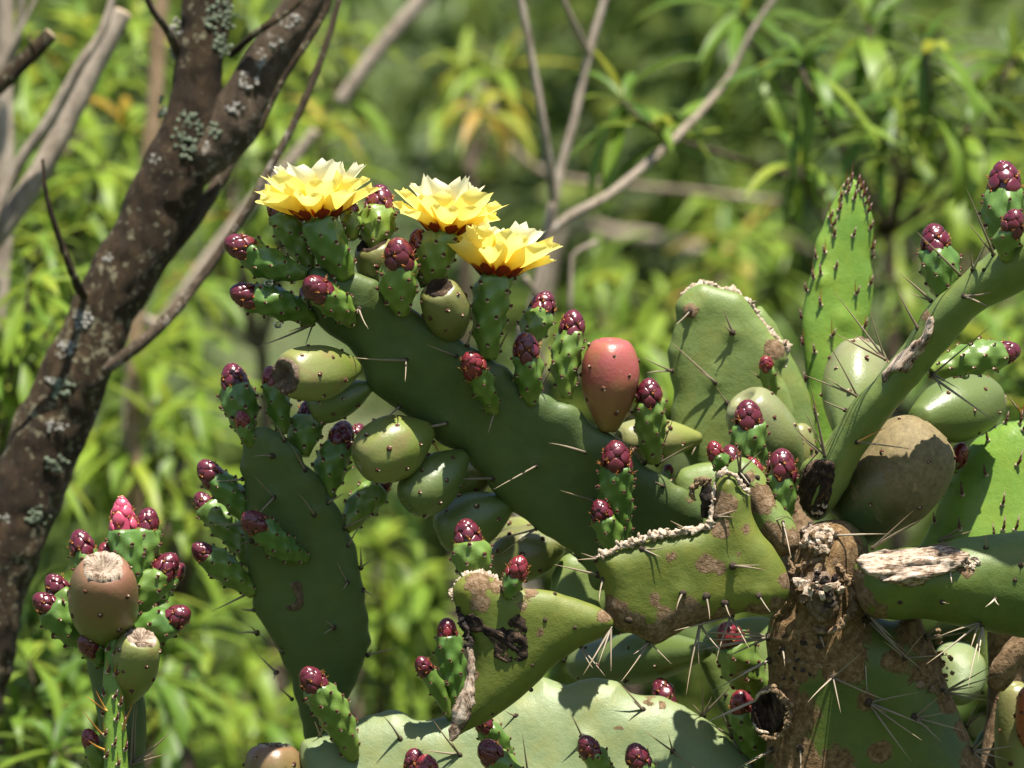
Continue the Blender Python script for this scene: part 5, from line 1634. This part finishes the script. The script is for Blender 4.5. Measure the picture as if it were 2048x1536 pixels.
shrub("glossy long-leaved shrub with drooping leaf tufts behind the upright young joint", 1900, 2.7,
      [(1600, 125, 1.25), (1245, 200, 1.3), (1850, 100, 1.4), (1735, 50, 1.6), (1600, 330, 1.5), (1480, 20, 1.7), (1940, 250, 1.5), (1785, 230, 1.6), (2030, 110, 1.6)],
      .112, 'leaf', 15, seed=3)
shrub("bright green shrub filling the gap above the diagonal arm", 2150, 3.3, [(1880, 380, 3.6), (1980, 330, 3.6), (1700, 330, 3.8), (2030, 430, 3.6), (1450, 380, 4.0), (2020, 540, 3.6)],
      .12, 'leaf_bright', 10, seed=5, yel=.15)
shrub("young shrub with pale yellowish leaf tufts above the right flower", 900, 2.8, [(965, 215, 2.6), (1000, 130, 2.9), (930, 130, 3.0)], .11, 'leaf_yellow', 9, seed=7)
shrub("low bright shrub between the red fruit and the crusted joint", 1240, 2.9, [(1250, 560, 2.8), (1330, 600, 2.9), (1180, 540, 3.0), (1430, 520, 3.0), (1240, 660, 2.7), (1300, 700, 2.9), (1120, 690, 3.0), (1560, 540, 3.1), (1480, 470, 3.3), (1200, 610, 3.1)],
      .115, 'leaf_bright', 9, seed=9, yel=.25)
shrub("dense bright shrub on the far side of the lichen trunk near its foot", -200, 1.6, [(60, 560, 1.2), (110, 640, 1.3), (40, 700, 1.2), (90, 480, 1.5), (20, 620, 1.4), (150, 540, 1.6), (40, 800, 1.3), (10, 480, 1.5), (70, 900, 1.4), (-20, 760, 1.2)],
      .095, 'leaf_bright', 10, seed=11)
shrub("bright leafy shrub glimpsed between the pale cut stem and the lichen trunk", -60, 2.2, [(200, 330, 1.9), (150, 400, 2.0), (250, 250, 2.1), (120, 180, 2.2), (60, 260, 2.0), (230, 120, 2.3), (180, 60, 2.4), (60, 60, 2.3), (280, 400, 2.1), (20, 380, 2.0), (130, 320, 2.3), (260, 40, 2.4)],
      .11, 'leaf_bright', 10, seed=13, yel=.15)
shrub("yellow-green shrub seen through the fork of the lichen tree", 520, 2.6, [(480, 130, 2.4), (540, 230, 2.5), (600, 300, 2.5), (650, 240, 2.6), (480, 420, 2.4), (420, 500, 2.5), (520, 340, 2.6), (620, 120, 2.7), (500, 20, 2.7), (690, 60, 2.8), (440, 400, 2.7), (380, 560, 2.3)],
      .105, 'leaf_bright', 9, seed=15, yel=.3)
shrub("leafy shrub with arching leaves left of the upright bud-fringed joint", 420, 2.0, [(300, 800, 1.8), (350, 880, 1.9), (260, 900, 1.8), (330, 960, 1.9), (400, 760, 2.2), (280, 720, 2.0), (360, 1060, 2.1), (200, 880, 1.9), (330, 680, 2.2), (420, 860, 2.4)],
      .12, 'leaf_bright', 9, seed=17)
shrub("low leafy shrub round the narrow cactus at the foot of the lichen trunk", 60, 1.5, [(60, 1320, 1.1), (30, 1420, 1.1), (120, 1400, 1.2), (330, 1180, 1.5), (370, 1260, 1.5), (320, 1340, 1.4), (110, 1500, 1.0), (340, 1430, 1.6), (60, 1230, 1.4), (150, 1250, 1.5), (20, 1500, 1.2), (400, 1380, 1.8), (160, 1130, 1.7)],
      .095, 'leaf', 10, seed=19)
shrub("shrub with hanging leaves glimpsed between the upright joint and the torn one", 800, 2.6, [(760, 1090, 2.3), (800, 1200, 2.4), (850, 1140, 2.4), (720, 1180, 2.5), (790, 1330, 2.4), (480, 1380, 2.2), (540, 1440, 2.3), (440, 1480, 2.1), (820, 1400, 2.6), (760, 960, 2.8), (420, 1200, 2.5), (1110, 1330, 2.8)],
      .12, 'leaf_bright', 9, seed=21, yel=.2)
shrub("shaded shrub behind the right edge of the cactus", 2120, 2.4, [(2010, 700, 2.0), (1940, 680, 2.2), (2040, 620, 2.2), (1800, 560, 2.6), (1990, 760, 2.1), (2060, 760, 2.0), (1880, 640, 2.5), (1760, 480, 2.8)], .11, 'leaf', 9, seed=23)

# pale fallen branches far behind the middle
stem("fallen_branch", "blurred pale dead branch lying behind the upright young joint", [(1100, 520, 6.5, 12), (1250, 470, 6.5, 13), (1420, 500, 6.5, 13), (1560, 480, 6.5, 12), (1680, 430, 6.5, 11), (1820, 410, 6.5, 9)], 'bark_bleached', "branch")
stem("dead_branch", "blurred brown branch behind the bare twigs", [(940, 240, 3.2, 7), (1010, 285, 3.2, 8), (1100, 350, 3.2, 8), (1260, 372, 3.2, 8), (1400, 385, 3.2, 7), (1560, 402, 3.2, 6)], 'bark_pale', "branch")

# ------------------------------------------------------------------ distant mass of foliage
def far_foliage():
    rr = np.random.default_rng(4)
    v0, f0 = leaf_geom(.8, .3, .13, rows=3)
    v0 = np.array(v0)
    cl = []
    for i in range(520):
        y = rr.uniform(6.2, 11.0)
        px = rr.uniform(-500, 2550) if i < 170 else rr.choice([rr.uniform(-3200, -500), rr.uniform(2550, 5200)])
        py = rr.uniform(-380, 1800)
        # thinner, duller undergrowth in the upper middle
        mid = math.exp(-((px - 900) / 330) ** 2 - ((py - 250) / 420) ** 2)
        if rr.random() < mid * .8 or y < 6.0 + mid * 3:
            continue
        p = W(px, py, y)
        if p.z < .15:
            p.z = rr.uniform(.15, .5)
        cl.append((p, rr.uniform(.2, .45), 1 - mid))
    V, Fc, A = [], [], []
    o = 0
    for (p, r, lum) in cl:
        n = int(rr.uniform(40, 80))
        tone = rr.uniform(0, .5) * lum
        for _ in range(n):
            d = rr.normal(size=3)
            d /= np.linalg.norm(d)
            pos = np.array(p) + d * r * rr.uniform(.3, 1.0) * np.array([1.2, 1, .9])
            if pos[2] < .05:
                continue
            dx = rr.normal(size=3) + d * .7
            dx[2] *= .6
            dx /= np.linalg.norm(dx)
            up = np.array([0, 0, 1]) + rr.normal(size=3) * .35
            dy = np.cross(up, dx)
            dy /= np.linalg.norm(dy) + 1e-6
            dz = np.cross(dx, dy)
            L = rr.uniform(.16, .28)
            V.append(pos + (v0 @ np.stack([dx, dy, dz])) * L)
            Fc += [tuple(i + o for i in f) for f in f0]
            o += len(v0)
            A += [min(1, max(0, tone + rr.uniform(0, .5)))] * len(v0)
    V = np.concatenate(V)
    ob = mesh_obj("distant_foliage", V.tolist(), Fc, M['leaf_far'], None, attrs={"v": A}, kind="stuff")
    ob["label"] = "soft blurred mass of leaves far behind the cactus"
    ob["category"] = "foliage"


far_foliage()
